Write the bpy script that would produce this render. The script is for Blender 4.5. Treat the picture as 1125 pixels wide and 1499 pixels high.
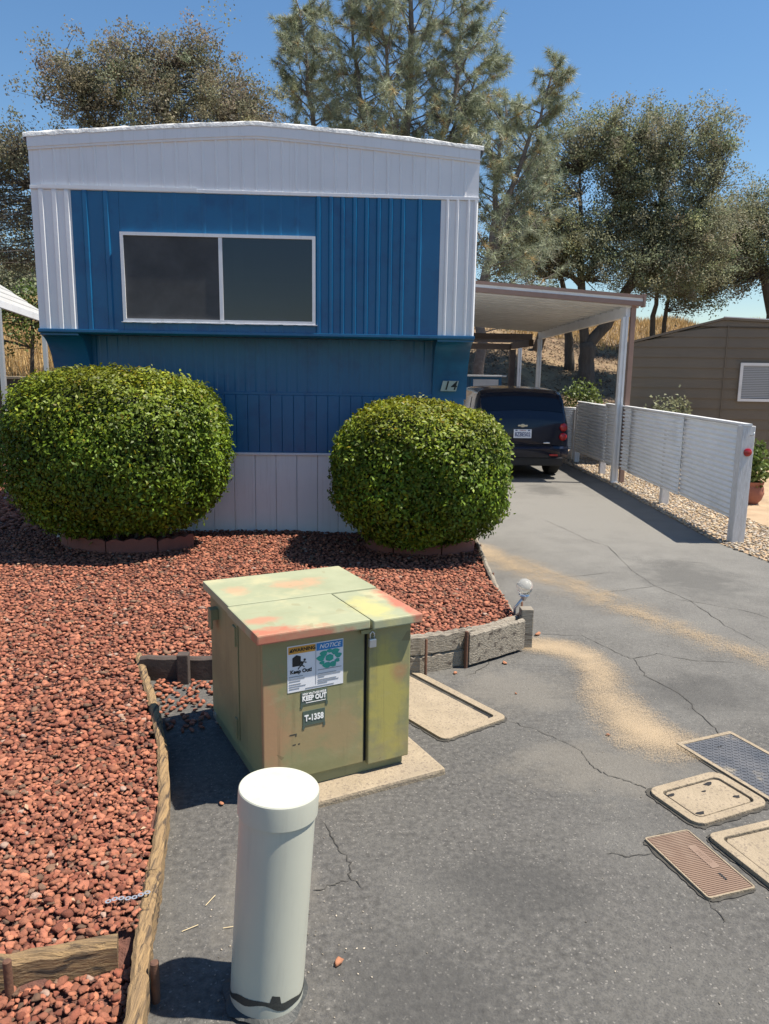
import bpy, bmesh, math, random
import numpy as np
from mathutils import Vector, Matrix
R = math.radians
random.seed(7); rng = np.random.default_rng(11)
for o in list(bpy.data.objects): bpy.data.objects.remove(o)
S = bpy.context.scene
COL = S.collection

# ------------------------------------------------------------------ camera, sky, sun, exposure
cd = bpy.data.cameras.new('camera'); cam = bpy.data.objects.new('camera', cd); COL.objects.link(cam); S.camera = cam
cd.sensor_fit = 'VERTICAL'; cd.sensor_height = 36.0; cd.lens = 36.0 * 1108 / 1499
cd.clip_start = 0.05; cd.clip_end = 3000
cam.matrix_world = Matrix.Translation((0, 0, 1.65)) @ Matrix.Rotation(R(-3.0), 4, 'Z') @ Matrix.Rotation(R(90 - 10.4), 4, 'X') @ Matrix.Rotation(R(0.87), 4, 'Z')
SUN_EL, SUN_AZ = 65.0, 94.5          # azimuth clockwise from +Y
w = bpy.data.worlds.new('World'); S.world = w; w.use_nodes = True
nt = w.node_tree; bg = nt.nodes['Background']
sky = nt.nodes.new('ShaderNodeTexSky'); sky.sky_type = 'NISHITA'; sky.sun_disc = False
sky.sun_elevation = R(SUN_EL); sky.sun_rotation = R(SUN_AZ); sky.altitude = 0; sky.air_density = 1.25; sky.dust_density = 0.0; sky.ozone_density = 5.0
hs = nt.nodes.new('ShaderNodeHueSaturation'); hs.inputs['Saturation'].default_value = 1.12; nt.links.new(sky.outputs[0], hs.inputs['Color']); nt.links.new(hs.outputs[0], bg.inputs[0]); bg.inputs[1].default_value = 0.076
sl = bpy.data.lights.new('sun', 'SUN'); sun = bpy.data.objects.new('sun', sl); COL.objects.link(sun)
sl.energy = 5.0; sl.angle = R(0.53); sl.color = (1, 0.92, 0.80)
a, e = R(SUN_AZ), R(SUN_EL)
sd = Vector((math.sin(a) * math.cos(e), math.cos(a) * math.cos(e), math.sin(e)))
sun.rotation_euler = sd.to_track_quat('Z', 'Y').to_euler(); sun.location = (20, -2, 30)
S.view_settings.view_transform = 'Standard'; S.view_settings.look = 'None'; S.view_settings.exposure = 0.80; S.view_settings.gamma = 1.0

# ------------------------------------------------------------------ materials
M = {}
def mat(name, c1, c2=None, scale=8.0, rough=0.6, metal=0.0, bump=0.0, bscale=None, c3=None, s3=1.5, t3=(0.5, 0.65), spec=0.5, tint=False, stretch=None, detail=6, coat=0.0, trans=0.0, bdist=0.01):
    m = bpy.data.materials.new(name); m.use_nodes = True; n = m.node_tree.nodes; l = m.node_tree.links
    b = n['Principled BSDF']; b.inputs['Roughness'].default_value = rough; b.inputs['Metallic'].default_value = metal
    b.inputs['Specular IOR Level'].default_value = spec; b.inputs['Coat Weight'].default_value = coat
    tc = n.new('ShaderNodeTexCoord'); mp = n.new('ShaderNodeMapping'); l.new(tc.outputs['Object'], mp.inputs[0])
    if stretch: mp.inputs['Scale'].default_value = stretch
    def noise(s, d=detail):
        t = n.new('ShaderNodeTexNoise'); t.inputs['Scale'].default_value = s; t.inputs['Detail'].default_value = d; t.inputs['Roughness'].default_value = 0.62
        l.new(mp.outputs[0], t.inputs['Vector']); return t.outputs[0]
    def mix(f, A, B, mode='MIX'):
        x = n.new('ShaderNodeMix'); x.data_type = 'RGBA'; x.blend_type = mode
        if isinstance(f, (int, float)): x.inputs[0].default_value = f
        else: l.new(f, x.inputs[0])
        for i, v in ((6, A), (7, B)):
            if isinstance(v, tuple): x.inputs[i].default_value = (*v, 1)
            else: l.new(v, x.inputs[i])
        return x.outputs[2]
    def ramp(v, lo, hi):
        r = n.new('ShaderNodeMapRange'); r.inputs[1].default_value = lo; r.inputs[2].default_value = hi; l.new(v, r.inputs[0]); return r.outputs[0]
    col = c1
    if c2: col = mix(ramp(noise(scale), 0.32, 0.68), c1, c2)
    if c3: col = mix(ramp(noise(s3, 8), *t3), col, c3)
    if tint:
        at = n.new('ShaderNodeAttribute'); at.attribute_name = 'tint'
        col = mix(1.0, col, at.outputs[0], 'MULTIPLY')
    if isinstance(col, tuple): b.inputs['Base Color'].default_value = (*col, 1)
    else: l.new(col, b.inputs['Base Color'])
    if bump:
        bn = n.new('ShaderNodeBump'); bn.inputs['Strength'].default_value = bump; bn.inputs['Distance'].default_value = bdist
        l.new(noise(bscale or scale * 3, 8), bn.inputs['Height']); l.new(bn.outputs[0], b.inputs['Normal'])
    if trans:
        tr = n.new('ShaderNodeBsdfTranslucent'); ms = n.new('ShaderNodeMixShader'); ms.inputs[0].default_value = trans
        if isinstance(col, tuple): tr.inputs[0].default_value = (*col, 1)
        else: l.new(col, tr.inputs[0])
        l.new(b.outputs[0], ms.inputs[1]); l.new(tr.outputs[0], ms.inputs[2]); l.new(ms.outputs[0], n['Material Output'].inputs[0])
    M[name] = m; return m
def speckle(m, scale, thr, col, amt=1.0):
    """small pale or dark grains set into the surface colour"""
    n = m.node_tree.nodes; l = m.node_tree.links; b = n['Principled BSDF']; src = b.inputs['Base Color'].links[0].from_socket
    tc = n.new('ShaderNodeTexCoord'); v = n.new('ShaderNodeTexVoronoi'); v.inputs['Scale'].default_value = scale; l.new(tc.outputs['Object'], v.inputs['Vector'])
    sp = n.new('ShaderNodeSeparateColor'); l.new(v.outputs['Color'], sp.inputs[0])
    g = n.new('ShaderNodeMath'); g.operation = 'GREATER_THAN'; g.inputs[1].default_value = thr; l.new(sp.outputs[0], g.inputs[0])
    k = n.new('ShaderNodeMath'); k.operation = 'MULTIPLY'; k.inputs[1].default_value = amt; l.new(g.outputs[0], k.inputs[0])
    x = n.new('ShaderNodeMix'); x.data_type = 'RGBA'; l.new(k.outputs[0], x.inputs[0]); l.new(src, x.inputs[6]); x.inputs[7].default_value = (*col, 1)
    l.new(x.outputs[2], b.inputs['Base Color'])
mat('asphalt', (.052, .050, .046), (.128, .122, .111), 42, .92, bump=1.0, bscale=95, c3=(.125, .12, .109), s3=1.3, t3=(.48, .72), bdist=.006)
speckle(M['asphalt'], 190, .975, (.25, .235, .21), .6); speckle(M['asphalt'], 260, .78, (.06, .06, .062), .55)
mat('crack', (.03, .028, .025), (.07, .065, .055), 30, .95)
mat('dirt', (.30, .21, .13), (.42, .31, .20), 3, .95, bump=.5, bscale=40, c3=(.20, .14, .09), s3=.6)
mat('hillside', (.12, .082, .05), (.24, .17, .10), 1.8, .95, bump=.9, bscale=9, c3=(.32, .235, .13), s3=.5, bdist=.06)
mat('rockbed', (.10, .045, .035), (.16, .07, .05), 30, .95, bump=.8, bscale=60, bdist=.02)
mat('lava', (.375, .138, .078), (.265, .10, .062), 60, .95, bump=.7, bscale=170, tint=True, bdist=.006)
mat('palerock', (.50, .43, .33), (.36, .31, .25), 40, .9, bump=.4, bscale=90, tint=True)
mat('wood', (.36, .235, .11), (.21, .14, .075), 9, .9, bump=.9, bscale=14, c3=(.07, .05, .035), s3=5, t3=(.53, .62), stretch=(9, .6, 9), bdist=.014)
mat('crosswood', (.36, .235, .11), (.19, .13, .075), 9, .9, bump=1, bscale=14, c3=(.06, .045, .032), s3=5, t3=(.52, .62), stretch=(.6, 9, 9), bdist=.016)
mat('greywood', (.34, .30, .24), (.22, .19, .15), 9, .9, bump=1, bscale=14, c3=(.07, .055, .045), s3=4, t3=(.55, .66), stretch=(1, 9, 9), bdist=.012)
mat('rust', (.09, .045, .03), (.15, .07, .04), 40, .85, bump=.3)
mat('blue', (.004, .108, .25), (.006, .12, .275), 2, .36, bump=.1, bscale=16, c3=(.006, .083, .21), s3=3)
mat('white', (.77, .77, .79), (.72, .72, .74), 3, .42, bump=.08, bscale=20)
mat('roofcoat', (.82, .82, .80), (.74, .74, .72), 6, .6, bump=.8, bscale=22, bdist=.02)
mat('skirt', (.76, .77, .78), (.71, .72, .73), 2.5, .5, bump=.08, bscale=20)
mat('screen', (.045, .047, .05), (.075, .077, .08), 4, .75, bump=.2, bscale=300)
mat('glass', (.010, .018, .036), None, rough=.06, spec=.6)
mat('slat', (.075, .08, .09), (.055, .06, .07), 3, .6)
mat('clearglass', (.010, .016, .034), None, rough=.03, spec=.9); M['clearglass'].node_tree.nodes['Principled BSDF'].inputs['Alpha'].default_value = .72
mat('dark', (.012, .012, .014), None, rough=.9)
mat('plaque', (.42, .46, .42), (.34, .38, .35), 12, .4)
mat('black', (.012, .012, .012), None, rough=.6)
mat('cabinetside', (.215, .225, .12), (.25, .25, .13), 4, .5, bump=.07, bscale=30, c3=(.17, .18, .10), s3=2.5)
mat('stencil', (.06, .09, .07), (.09, .12, .10), 20, .6)
mat('sticker', (.74, .75, .78), (.68, .69, .72), 9, .45)
mat('orange', (.62, .30, .04), None, rough=.5)
mat('noticeblue', (.02, .19, .48), None, rough=.5)
mat('teal', (.02, .38, .27), (.03, .30, .24), 40, .5)
mat('paper', (.82, .82, .80), None, rough=.5)
mat('greyink', (.25, .26, .28), None, rough=.6)
mat('pipe', (.49, .495, .415), (.455, .46, .385), 2.5, .36, c3=(.35, .385, .34), s3=5, t3=(.6, .8), bump=.03, bscale=14)
mat('tar', (.035, .038, .036), None, rough=.55, bump=.3, bscale=40)
mat('concrete', (.34, .275, .192), (.27, .218, .15), 9, .93, bump=.8, bscale=70, c3=(.27, .22, .16), s3=2.5, t3=(.55, .75), bdist=.008)
speckle(M['concrete'], 120, .88, (.20, .16, .12), .7)
mat('brownlid', (.19, .125, .09), (.23, .155, .11), 7, .6, c3=(.27, .20, .15), s3=3)
mat('steelplate', (.085, .092, .105), (.15, .15, .155), 9, .5, metal=.35, c3=(.50, .42, .29), s3=4, t3=(.55, .7))
mat('brick', (.27, .105, .075), (.21, .085, .065), 10, .9, bump=.4, bscale=60)
mat('trimbrown', (.27, .175, .14), (.23, .15, .12), 6, .6, bump=.1)
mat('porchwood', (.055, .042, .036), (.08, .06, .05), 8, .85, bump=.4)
mat('metalwhite', (.70, .71, .72), (.62, .63, .64), 4, .4, c3=(.52, .52, .52), s3=2.5, t3=(.55, .8), bump=.04)
mat('ceilingwhite', (.60, .60, .58), (.52, .52, .50), 3, .5)
mat('agedwhite', (.44, .44, .43), (.38, .38, .37), 4, .5, c3=(.32, .31, .30), s3=2, t3=(.55, .8))
mat('fencewhite', (.77, .79, .81), (.72, .74, .76), 3, .5, c3=(.62, .64, .65), s3=2.2, t3=(.55, .75))
mat('postwhite', (.68, .68, .69), (.52, .51, .50), 12, .7, bump=.9, bscale=20, stretch=(9, 9, 1), bdist=.01)
mat('redplastic', (.34, .008, .01), None, rough=.15, spec=.7)
mat('siding', (.155, .128, .096), (.14, .116, .087), 2.5, .75, bump=.15, bscale=30)
mat('blind', (.30, .32, .34), None, rough=.5)
mat('carpaint', (.003, .006, .018), None, rough=.22, coat=.35, spec=.35)
mat('carblack', (.012, .012, .014), None, rough=.5)
mat('carglass', (.006, .010, .02), None, rough=.08, spec=.25)
mat('rubber', (.02, .02, .02), None, rough=.85, bump=.3, bscale=50)
mat('chrome', (.75, .76, .78), None, rough=.15, metal=1)
mat('gold', (.62, .55, .40), None, rough=.25, metal=.6)
mat('zinc', (.62, .64, .66), None, rough=.35, metal=.7)
mat('plate', (.72, .74, .78), None, rough=.4)
mat('plateblue', (.03, .05, .16), None, rough=.5)
mat('terracotta', (.33, .13, .08), (.27, .10, .07), 9, .8)
mat('bark', (.075, .062, .052), (.125, .105, .088), 10, .95, bump=1, bscale=16, stretch=(1, 1, .25), bdist=.05)
mat('pinebark', (.13, .105, .09), (.20, .17, .15), 9, .95, bump=.8, bscale=18, bdist=.03)
mat('shrubleaf', (.088, .15, .011), (.13, .195, .016), 6, .5, tint=True, trans=.22, spec=.3)
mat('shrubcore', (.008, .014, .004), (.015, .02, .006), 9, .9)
mat('oakleaf', (.225, .24, .15), (.28, .29, .185), 1.2, .65, tint=True, trans=.36, spec=.3)
mat('brownoak', (.205, .19, .128), (.26, .24, .155), .8, .65, tint=True, trans=.36, spec=.3)
mat('greenleaf', (.10, .15, .035), (.16, .20, .05), 2, .5, tint=True, trans=.3)
mat('needle', (.30, .345, .25), (.36, .385, .24), .7, .5, tint=True, trans=.25)
mat('drygrass', (.52, .36, .155), (.62, .45, .22), 2, .8, tint=True, trans=.25)
mat('litter', (.30, .20, .125), (.17, .11, .07), 3, .9, tint=True)
mat('lampglass', (.86, .86, .82), None, rough=.12, spec=.6); M['lampglass'].node_tree.nodes['Principled BSDF'].inputs['Transmission Weight'].default_value = .75; M['lampglass'].node_tree.nodes['Principled BSDF'].inputs['IOR'].default_value = 1.15
mat('straw', (.62, .50, .30), None, rough=.8)
m = bpy.data.materials.new('sand'); m.use_nodes = True; M['sand'] = m
n_ = m.node_tree.nodes; l_ = m.node_tree.links; b_ = n_['Principled BSDF']; b_.inputs['Base Color'].default_value = (.42, .32, .205, 1); b_.inputs['Roughness'].default_value = .95
tc_ = n_.new('ShaderNodeTexCoord'); at_ = n_.new('ShaderNodeAttribute'); at_.attribute_name = 'tint'
no1 = n_.new('ShaderNodeTexNoise'); no1.inputs['Scale'].default_value = 210; no1.inputs['Detail'].default_value = 3
no2 = n_.new('ShaderNodeTexNoise'); no2.inputs['Scale'].default_value = 5; no2.inputs['Detail'].default_value = 7
for q in (no1, no2): l_.new(tc_.outputs['Object'], q.inputs['Vector'])
ad = n_.new('ShaderNodeMath'); ad.operation = 'MULTIPLY_ADD'; ad.inputs[1].default_value = 1.7; l_.new(no1.outputs[0], ad.inputs[0]); l_.new(at_.outputs['Fac'], ad.inputs[2])
ad2 = n_.new('ShaderNodeMath'); ad2.operation = 'MULTIPLY_ADD'; ad2.inputs[1].default_value = .65; l_.new(no2.outputs[0], ad2.inputs[0]); l_.new(ad.outputs[0], ad2.inputs[2])
mr = n_.new('ShaderNodeMapRange'); mr.inputs[1].default_value = 1.42; mr.inputs[2].default_value = 2.1; mr.inputs[4].default_value = .8; l_.new(ad2.outputs[0], mr.inputs[0])
tr_ = n_.new('ShaderNodeBsdfTransparent'); mx_ = n_.new('ShaderNodeMixShader'); l_.new(mr.outputs[0], mx_.inputs[0]); l_.new(tr_.outputs[0], mx_.inputs[1]); l_.new(b_.outputs[0], mx_.inputs[2]); l_.new(mx_.outputs[0], n_['Material Output'].inputs[0])

def stain(m, cen, rad, col, amt=1.0, nscale=11, lo=.36, hi=.68):
    """a worn patch with its own ragged outline, fixed on the object (object coordinates)"""
    n = m.node_tree.nodes; l = m.node_tree.links; b = n['Principled BSDF']; src = b.inputs['Base Color'].links[0].from_socket
    tc = n.new('ShaderNodeTexCoord'); sb = n.new('ShaderNodeVectorMath'); sb.operation = 'SUBTRACT'; sb.inputs[1].default_value = cen; l.new(tc.outputs['Object'], sb.inputs[0])
    dv = n.new('ShaderNodeVectorMath'); dv.operation = 'DIVIDE'; dv.inputs[1].default_value = rad; l.new(sb.outputs[0], dv.inputs[0])
    ln = n.new('ShaderNodeVectorMath'); ln.operation = 'LENGTH'; l.new(dv.outputs[0], ln.inputs[0])
    no = n.new('ShaderNodeTexNoise'); no.inputs['Scale'].default_value = nscale; no.inputs['Detail'].default_value = 9; no.inputs['Roughness'].default_value = .68; l.new(tc.outputs['Object'], no.inputs['Vector'])
    k = n.new('ShaderNodeMath'); k.operation = 'MULTIPLY_ADD'; k.inputs[1].default_value = -.55; l.new(ln.outputs['Value'], k.inputs[0])
    k2 = n.new('ShaderNodeMath'); k2.operation = 'MULTIPLY_ADD'; k2.inputs[1].default_value = 1.1; k2.inputs[2].default_value = .35; l.new(no.outputs[0], k2.inputs[0]); l.new(k2.outputs[0], k.inputs[2])
    mr = n.new('ShaderNodeMapRange'); mr.inputs[1].default_value = lo; mr.inputs[2].default_value = hi; mr.inputs[4].default_value = amt; l.new(k.outputs[0], mr.inputs[0])
    x = n.new('ShaderNodeMix'); x.data_type = 'RGBA'; l.new(mr.outputs[0], x.inputs[0]); l.new(src, x.inputs[6]); x.inputs[7].default_value = (*col, 1); l.new(x.outputs[2], b.inputs['Base Color'])
def streak(m, col, amt, sc=(30, 30, 1.2), lo=.55, hi=.75):
    n = m.node_tree.nodes; l = m.node_tree.links; b = n['Principled BSDF']; ip = b.inputs['Base Color']
    tc = n.new('ShaderNodeTexCoord'); mp = n.new('ShaderNodeMapping'); mp.inputs['Scale'].default_value = sc; l.new(tc.outputs['Object'], mp.inputs[0])
    no = n.new('ShaderNodeTexNoise'); no.inputs['Scale'].default_value = 1; no.inputs['Detail'].default_value = 8; no.inputs['Roughness'].default_value = .7; l.new(mp.outputs[0], no.inputs['Vector'])
    mr = n.new('ShaderNodeMapRange'); mr.inputs[1].default_value = lo; mr.inputs[2].default_value = hi; mr.inputs[4].default_value = amt; l.new(no.outputs[0], mr.inputs[0])
    x = n.new('ShaderNodeMix'); x.data_type = 'RGBA'; l.new(mr.outputs[0], x.inputs[0]); l.new(ip.links[0].from_socket, x.inputs[6]); x.inputs[7].default_value = (*col, 1); l.new(x.outputs[2], ip)
streak(M['white'], (.50, .48, .45), .45); streak(M['skirt'], (.42, .40, .38), .5); streak(M['blue'], (.02, .13, .27), .45, (22, 22, 1.0)); streak(M['pipe'], (.30, .29, .25), .35, (26, 26, 2)); streak(M['cabinetside'], (.11, .10, .05), .5, (24, 24, 1.5))
stain(M['asphalt'], (2.8, 9.0, 0), (2.6, 5.0, 5), (.178, .172, .157), .9, 2.2, .1, .75)
for c_, r_ in (((.55, 2.2, 0), (.35, .22, 1)), ((1.9, 3.7, 0), (.5, .3, 1)), ((.2, 1.75, 0), (.3, .3, 1)), ((2.9, 6.0, 0), (.5, .8, 1)), ((2.9, 10.8, 0), (.35, .7, 1))): stain(M['asphalt'], c_, r_, (.05, .049, .047), .5, 5)
for c_, r_ in (((.9, 3.75, 0), (.4, .35, 1)), ((1.1, 2.95, 0), (.5, .3, 1)), ((-.25, 2.2, 0), (.22, .35, 1))): stain(M['asphalt'], c_, r_, (.17, .155, .13), .55, 6)
mat('cabinet', (.225, .222, .11), (.27, .255, .13), 4, .5, bump=.07, bscale=30, c3=(.33, .235, .115), s3=2.1, t3=(.52, .72)); cm = M['cabinet']
stain(cm, (.02, -.01, .27), (.10, .5, .30), (.40, .205, .115), .7); stain(cm, (.16, -.01, .22), (.12, .5, .12), (.38, .24, .125), .45); stain(cm, (.32, -.01, .22), (.12, .5, .14), (.38, .245, .13), .5)
stain(cm, (.52, -.01, .30), (.12, .5, .33), (.42, .36, .09), .75); stain(cm, (.58, -.01, .42), (.05, .5, .06), (.35, .17, .10), .6); stain(cm, (.2, -.01, .06), (.3, .5, .06), (.19, .19, .09), .6)
streak(cm, (.14, .115, .06), .55, (26, 26, 1.6)); streak(cm, (.36, .33, .20), .35, (7, 7, 22), .56, .7); speckle(cm, 16, .985, (.13, .10, .05), .5)
mat('lid', (.335, .35, .225), (.275, .295, .185), 5, .55, bump=.08, bscale=30, c3=(.48, .43, .25), s3=3, t3=(.5, .7)); lm = M['lid']
stain(lm, (.02, -.02, .65), (.22, .07, .2), (.42, .13, .08), .9); stain(lm, (.03, .12, .66), (.09, .06, .2), (.45, .19, .12), .7); stain(lm, (.64, .12, .65), (.055, .26, .2), (.42, .13, .085), .9)
stain(lm, (.35, .55, .66), (.16, .10, .2), (.52, .27, .16), .6); stain(lm, (.08, .55, .66), (.07, .08, .2), (.52, .26, .15), .5); stain(lm, (.5, .1, .66), (.1, .2, .2), (.50, .45, .16), .6)
stain(lm, (.12, -.05, .64), (.30, .05, .05), (.40, .14, .09), .85, 16); streak(lm, (.27, .25, .15), .5, (5, 30, 5)); speckle(lm, 30, .985, (.25, .22, .12), .4)

# ------------------------------------------------------------------ helpers
def link(o, parent=None):
    COL.objects.link(o)
    if parent: o.parent = parent
    return o
def tag(o, label=None, cat=None, group=None, kind=None):
    if label: o['label'] = label
    if cat: o['category'] = cat
    if group: o['group'] = group
    if kind: o['kind'] = kind
    return o
def empty(name, loc, label, cat, group=None, rz=0):
    o = bpy.data.objects.new(name, None); o.location = loc; o.rotation_euler = (0, 0, rz); o.empty_display_size = .1
    link(o); return tag(o, label, cat, group)
class MB:
    def __init__(s): s.v = []; s.f = []
    def add(s, V, F):
        k = len(s.v); s.v += [tuple(p) for p in V]; s.f += [tuple(i + k for i in f) for f in F]; return s
    def box(s, x0, x1, y0, y1, z0, z1):
        return s.add([(x0, y0, z0), (x1, y0, z0), (x1, y1, z0), (x0, y1, z0), (x0, y0, z1), (x1, y0, z1), (x1, y1, z1), (x0, y1, z1)],
                     [(0, 3, 2, 1), (4, 5, 6, 7), (0, 1, 5, 4), (1, 2, 6, 5), (2, 3, 7, 6), (3, 0, 4, 7)])
    def bar(s, A, B, w, h, up=(0, 0, 1)):
        A, B = Vector(A), Vector(B); d = (B - A).normalized(); u = Vector(up)
        x = d.cross(u).normalized() * (w / 2); y = x.cross(d).normalized() * (h / 2)
        V = [A - x - y, A + x - y, A + x + y, A - x + y, B - x - y, B + x - y, B + x + y, B - x + y]
        return s.add(V, [(0, 1, 2, 3), (7, 6, 5, 4), (0, 4, 5, 1), (1, 5, 6, 2), (2, 6, 7, 3), (3, 7, 4, 0)])
    def prism(s, poly, lo, hi, axis='z'):
        k = len(poly)
        def P(p, h): return {'z': (p[0], p[1], h), 'x': (h, p[0], p[1]), 'y': (p[0], h, p[1])}[axis]
        V = [P(p, lo) for p in poly] + [P(p, hi) for p in poly]
        return s.add(V, [tuple(range(k))[::-1], tuple(range(k, 2 * k))] + [(i, (i + 1) % k, k + (i + 1) % k, k + i) for i in range(k)])
    def tube(s, pts, rad, n=8, cap=True):
        pts = [Vector(p) for p in pts]; rings = []
        if not hasattr(rad, '__len__'): rad = [rad] * len(pts)
        ref = Vector((.31, .87, .2))
        for i, p in enumerate(pts):
            d = (pts[min(i + 1, len(pts) - 1)] - pts[max(i - 1, 0)]).normalized()
            x = d.cross(ref).normalized(); y = d.cross(x)
            rings.append([p + (x * math.cos(t) + y * math.sin(t)) * rad[i] for t in [2 * math.pi * k / n for k in range(n)]])
        V = [v for r in rings for v in r]; F = []
        for i in range(len(pts) - 1):
            for k in range(n): F.append((i * n + k, i * n + (k + 1) % n, (i + 1) * n + (k + 1) % n, (i + 1) * n + k))
        if cap: F += [tuple(range(n))[::-1], tuple(range((len(pts) - 1) * n, len(pts) * n))]
        return s.add(V, F)
    def lathe(s, prof, n=32, c=(0, 0, 0), ax='z'):
        V = []; F = []
        for r, z in prof:
            for k in range(n):
                t = 2 * math.pi * k / n; p = (r * math.cos(t), r * math.sin(t), z)
                if ax == 'x': p = (p[2], p[0], p[1])
                if ax == 'y': p = (p[0], p[2], p[1])
                V.append((p[0] + c[0], p[1] + c[1], p[2] + c[2]))
        for i in range(len(prof) - 1):
            for k in range(n): F.append((i * n + k, i * n + (k + 1) % n, (i + 1) * n + (k + 1) % n, (i + 1) * n + k))
        F += [tuple(range(n))[::-1], tuple(range((len(prof) - 1) * n, len(prof) * n))]
        return s.add(V, F)
    def build(s, name, m, parent=None, smooth=False, bevel=0, seg=2):
        me = bpy.data.meshes.new(name); me.from_pydata(s.v, [], s.f); me.update()
        bm = bmesh.new(); bm.from_mesh(me)
        if bevel: bmesh.ops.bevel(bm, geom=[e for e in bm.edges if len(e.link_faces) == 2 and e.calc_face_angle(0) > .5], offset=bevel, segments=seg, affect='EDGES', profile=.6)
        bmesh.ops.recalc_face_normals(bm, faces=bm.faces); bm.to_mesh(me); bm.free()
        if smooth:
            me.polygons.foreach_set('use_smooth', [True] * len(me.polygons))
            if smooth != 'all': me.set_sharp_from_angle(angle=R(smooth if smooth > 1 else 40))
        me.materials.append(M[m] if isinstance(m, str) else m)
        return link(bpy.data.objects.new(name, me), parent)
def npmesh(name, V, n, m, parent=None, tint=None, faces=None, smooth=False):
    """V: (k*n,3) vertices; k loose polygons of n corners (or explicit faces array); tint: (k*n,3)"""
    V = np.asarray(V, np.float32).reshape(-1, 3); me = bpy.data.meshes.new(name)
    F = np.arange(len(V), dtype=np.int32).reshape(-1, n) if faces is None else np.asarray(faces, np.int32)
    me.vertices.add(len(V)); me.vertices.foreach_set('co', V.ravel())
    me.loops.add(F.size); me.loops.foreach_set('vertex_index', F.ravel())
    me.polygons.add(len(F)); me.polygons.foreach_set('loop_start', np.arange(0, F.size, F.shape[1], dtype=np.int32))
    if smooth: me.polygons.foreach_set('use_smooth', np.ones(len(F), bool))
    me.update(calc_edges=True)
    if tint is not None:
        c = np.ones((len(V), 4), np.float32); c[:, :3] = tint
        at = me.attributes.new('tint', 'FLOAT_COLOR', 'POINT'); at.data.foreach_set('color', c.ravel())
    me.materials.append(M[m]); return link(bpy.data.objects.new(name, me), parent)
def rotmats(k):
    q = rng.normal(size=(k, 4)); q /= np.linalg.norm(q, axis=1)[:, None]; w_, x, y, z = q.T
    return np.stack([1 - 2 * (y * y + z * z), 2 * (x * y - z * w_), 2 * (x * z + y * w_), 2 * (x * y + z * w_), 1 - 2 * (x * x + z * z), 2 * (y * z - x * w_), 2 * (x * z - y * w_), 2 * (y * z + x * w_), 1 - 2 * (x * x + y * y)], 1).reshape(k, 3, 3)
def unit(v): return v / np.maximum(np.linalg.norm(v, axis=-1, keepdims=True), 1e-9)
def leaves(P, Nrm, L, W, fold=.25):
    """kite-shaped leaves at points P, faces roughly towards Nrm -> (k*4,3)"""
    k = len(P); Nn = unit(Nrm); t = unit(np.cross(Nn, rng.normal(size=(k, 3)))); s = np.cross(Nn, t)
    L = np.broadcast_to(L, k)[:, None]; W = np.broadcast_to(W, k)[:, None]
    return np.stack([P, P + t * L * .45 + s * W * .5 + Nn * W * fold, P + t * L, P + t * L * .45 - s * W * .5 + Nn * W * fold], 1).reshape(-1, 3)
def text(body, size, m, parent, mw, name='lettering', depth=.0006, shear=0, align='CENTER', bold=0):
    cu = bpy.data.curves.new(name, 'FONT'); cu.body = body; cu.size = size; cu.extrude = depth; cu.align_x = align; cu.align_y = 'CENTER'; cu.shear = shear; cu.offset = bold; cu.resolution_u = 3
    tmp = bpy.data.objects.new(name + '_tmp', cu); COL.objects.link(tmp); bpy.context.view_layer.update()
    me = bpy.data.meshes.new_from_object(tmp.evaluated_get(bpy.context.evaluated_depsgraph_get()))
    bpy.data.objects.remove(tmp); bpy.data.curves.remove(cu)
    me.name = name; me.transform(mw); me.materials.clear(); me.materials.append(M[m]); return link(bpy.data.objects.new(name, me), parent)
def smooth01(x): x = np.clip(x, 0, 1); return x * x * (3 - 2 * x)
def inpoly(x, y, poly):
    r = np.zeros(np.shape(x), bool); j = len(poly) - 1
    for i in range(len(poly)):
        xi, yi = poly[i]; xj, yj = poly[j]
        with np.errstate(divide='ignore', invalid='ignore'): c = ((yi > y) != (yj > y)) & (x < (xj - xi) * (y - yi) / (yj - yi + 1e-12) + xi)
        r ^= c; j = i
    return r

# ------------------------------------------------------------------ ground and hill
def hill(x, y):
    x = np.asarray(x, float); y = np.asarray(y, float)
    s = smooth01((y - 18.5 - .12 * np.clip(x, -8, 14) * (x > 6)) / 17.0)
    z = 4.1 * s + .012 * np.clip(y - 36, 0, 80) + s * (.22 * np.sin(x * .7 + y * .3) + .12 * np.sin(x * 1.9 - y * 1.3))
    return z - .03 - .25 * smooth01((y - 60) / 60) * 4
xs = np.concatenate([np.linspace(-900, -42, 8), np.linspace(-40, 40, 130), np.linspace(42, 900, 8)]); ys = np.concatenate([np.linspace(-300, -12, 6), np.linspace(-10, 17, 8), np.linspace(18, 60, 90), np.linspace(64, 1200, 16)])
X, Y = np.meshgrid(xs, ys); V = np.stack([X, Y, hill(X, Y)], -1).reshape(-1, 3); nx = len(xs)
idx = np.arange(len(V)).reshape(len(ys), nx); F = np.stack([idx[:-1, :-1], idx[:-1, 1:], idx[1:, 1:], idx[1:, :-1]], -1).reshape(-1, 4)
tag(npmesh('ground', V, 4, 'hillside', faces=F, smooth=True), kind='structure')
drive = MB().add([(x, y, 0) for x, y in [(-30, -25), (30, -25), (30, 5.6), (4.6, 6.0), (3.9, 6.5), (3.78, 7.4), (3.95, 9.5), (4.1, 11.5), (4.2, 14.5), (4.3, 18.4), (-4, 18.4), (-9, 14), (-30, 14)]], [tuple(range(13))]).build('driveway', 'asphalt')
tag(drive, kind='structure')
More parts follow.
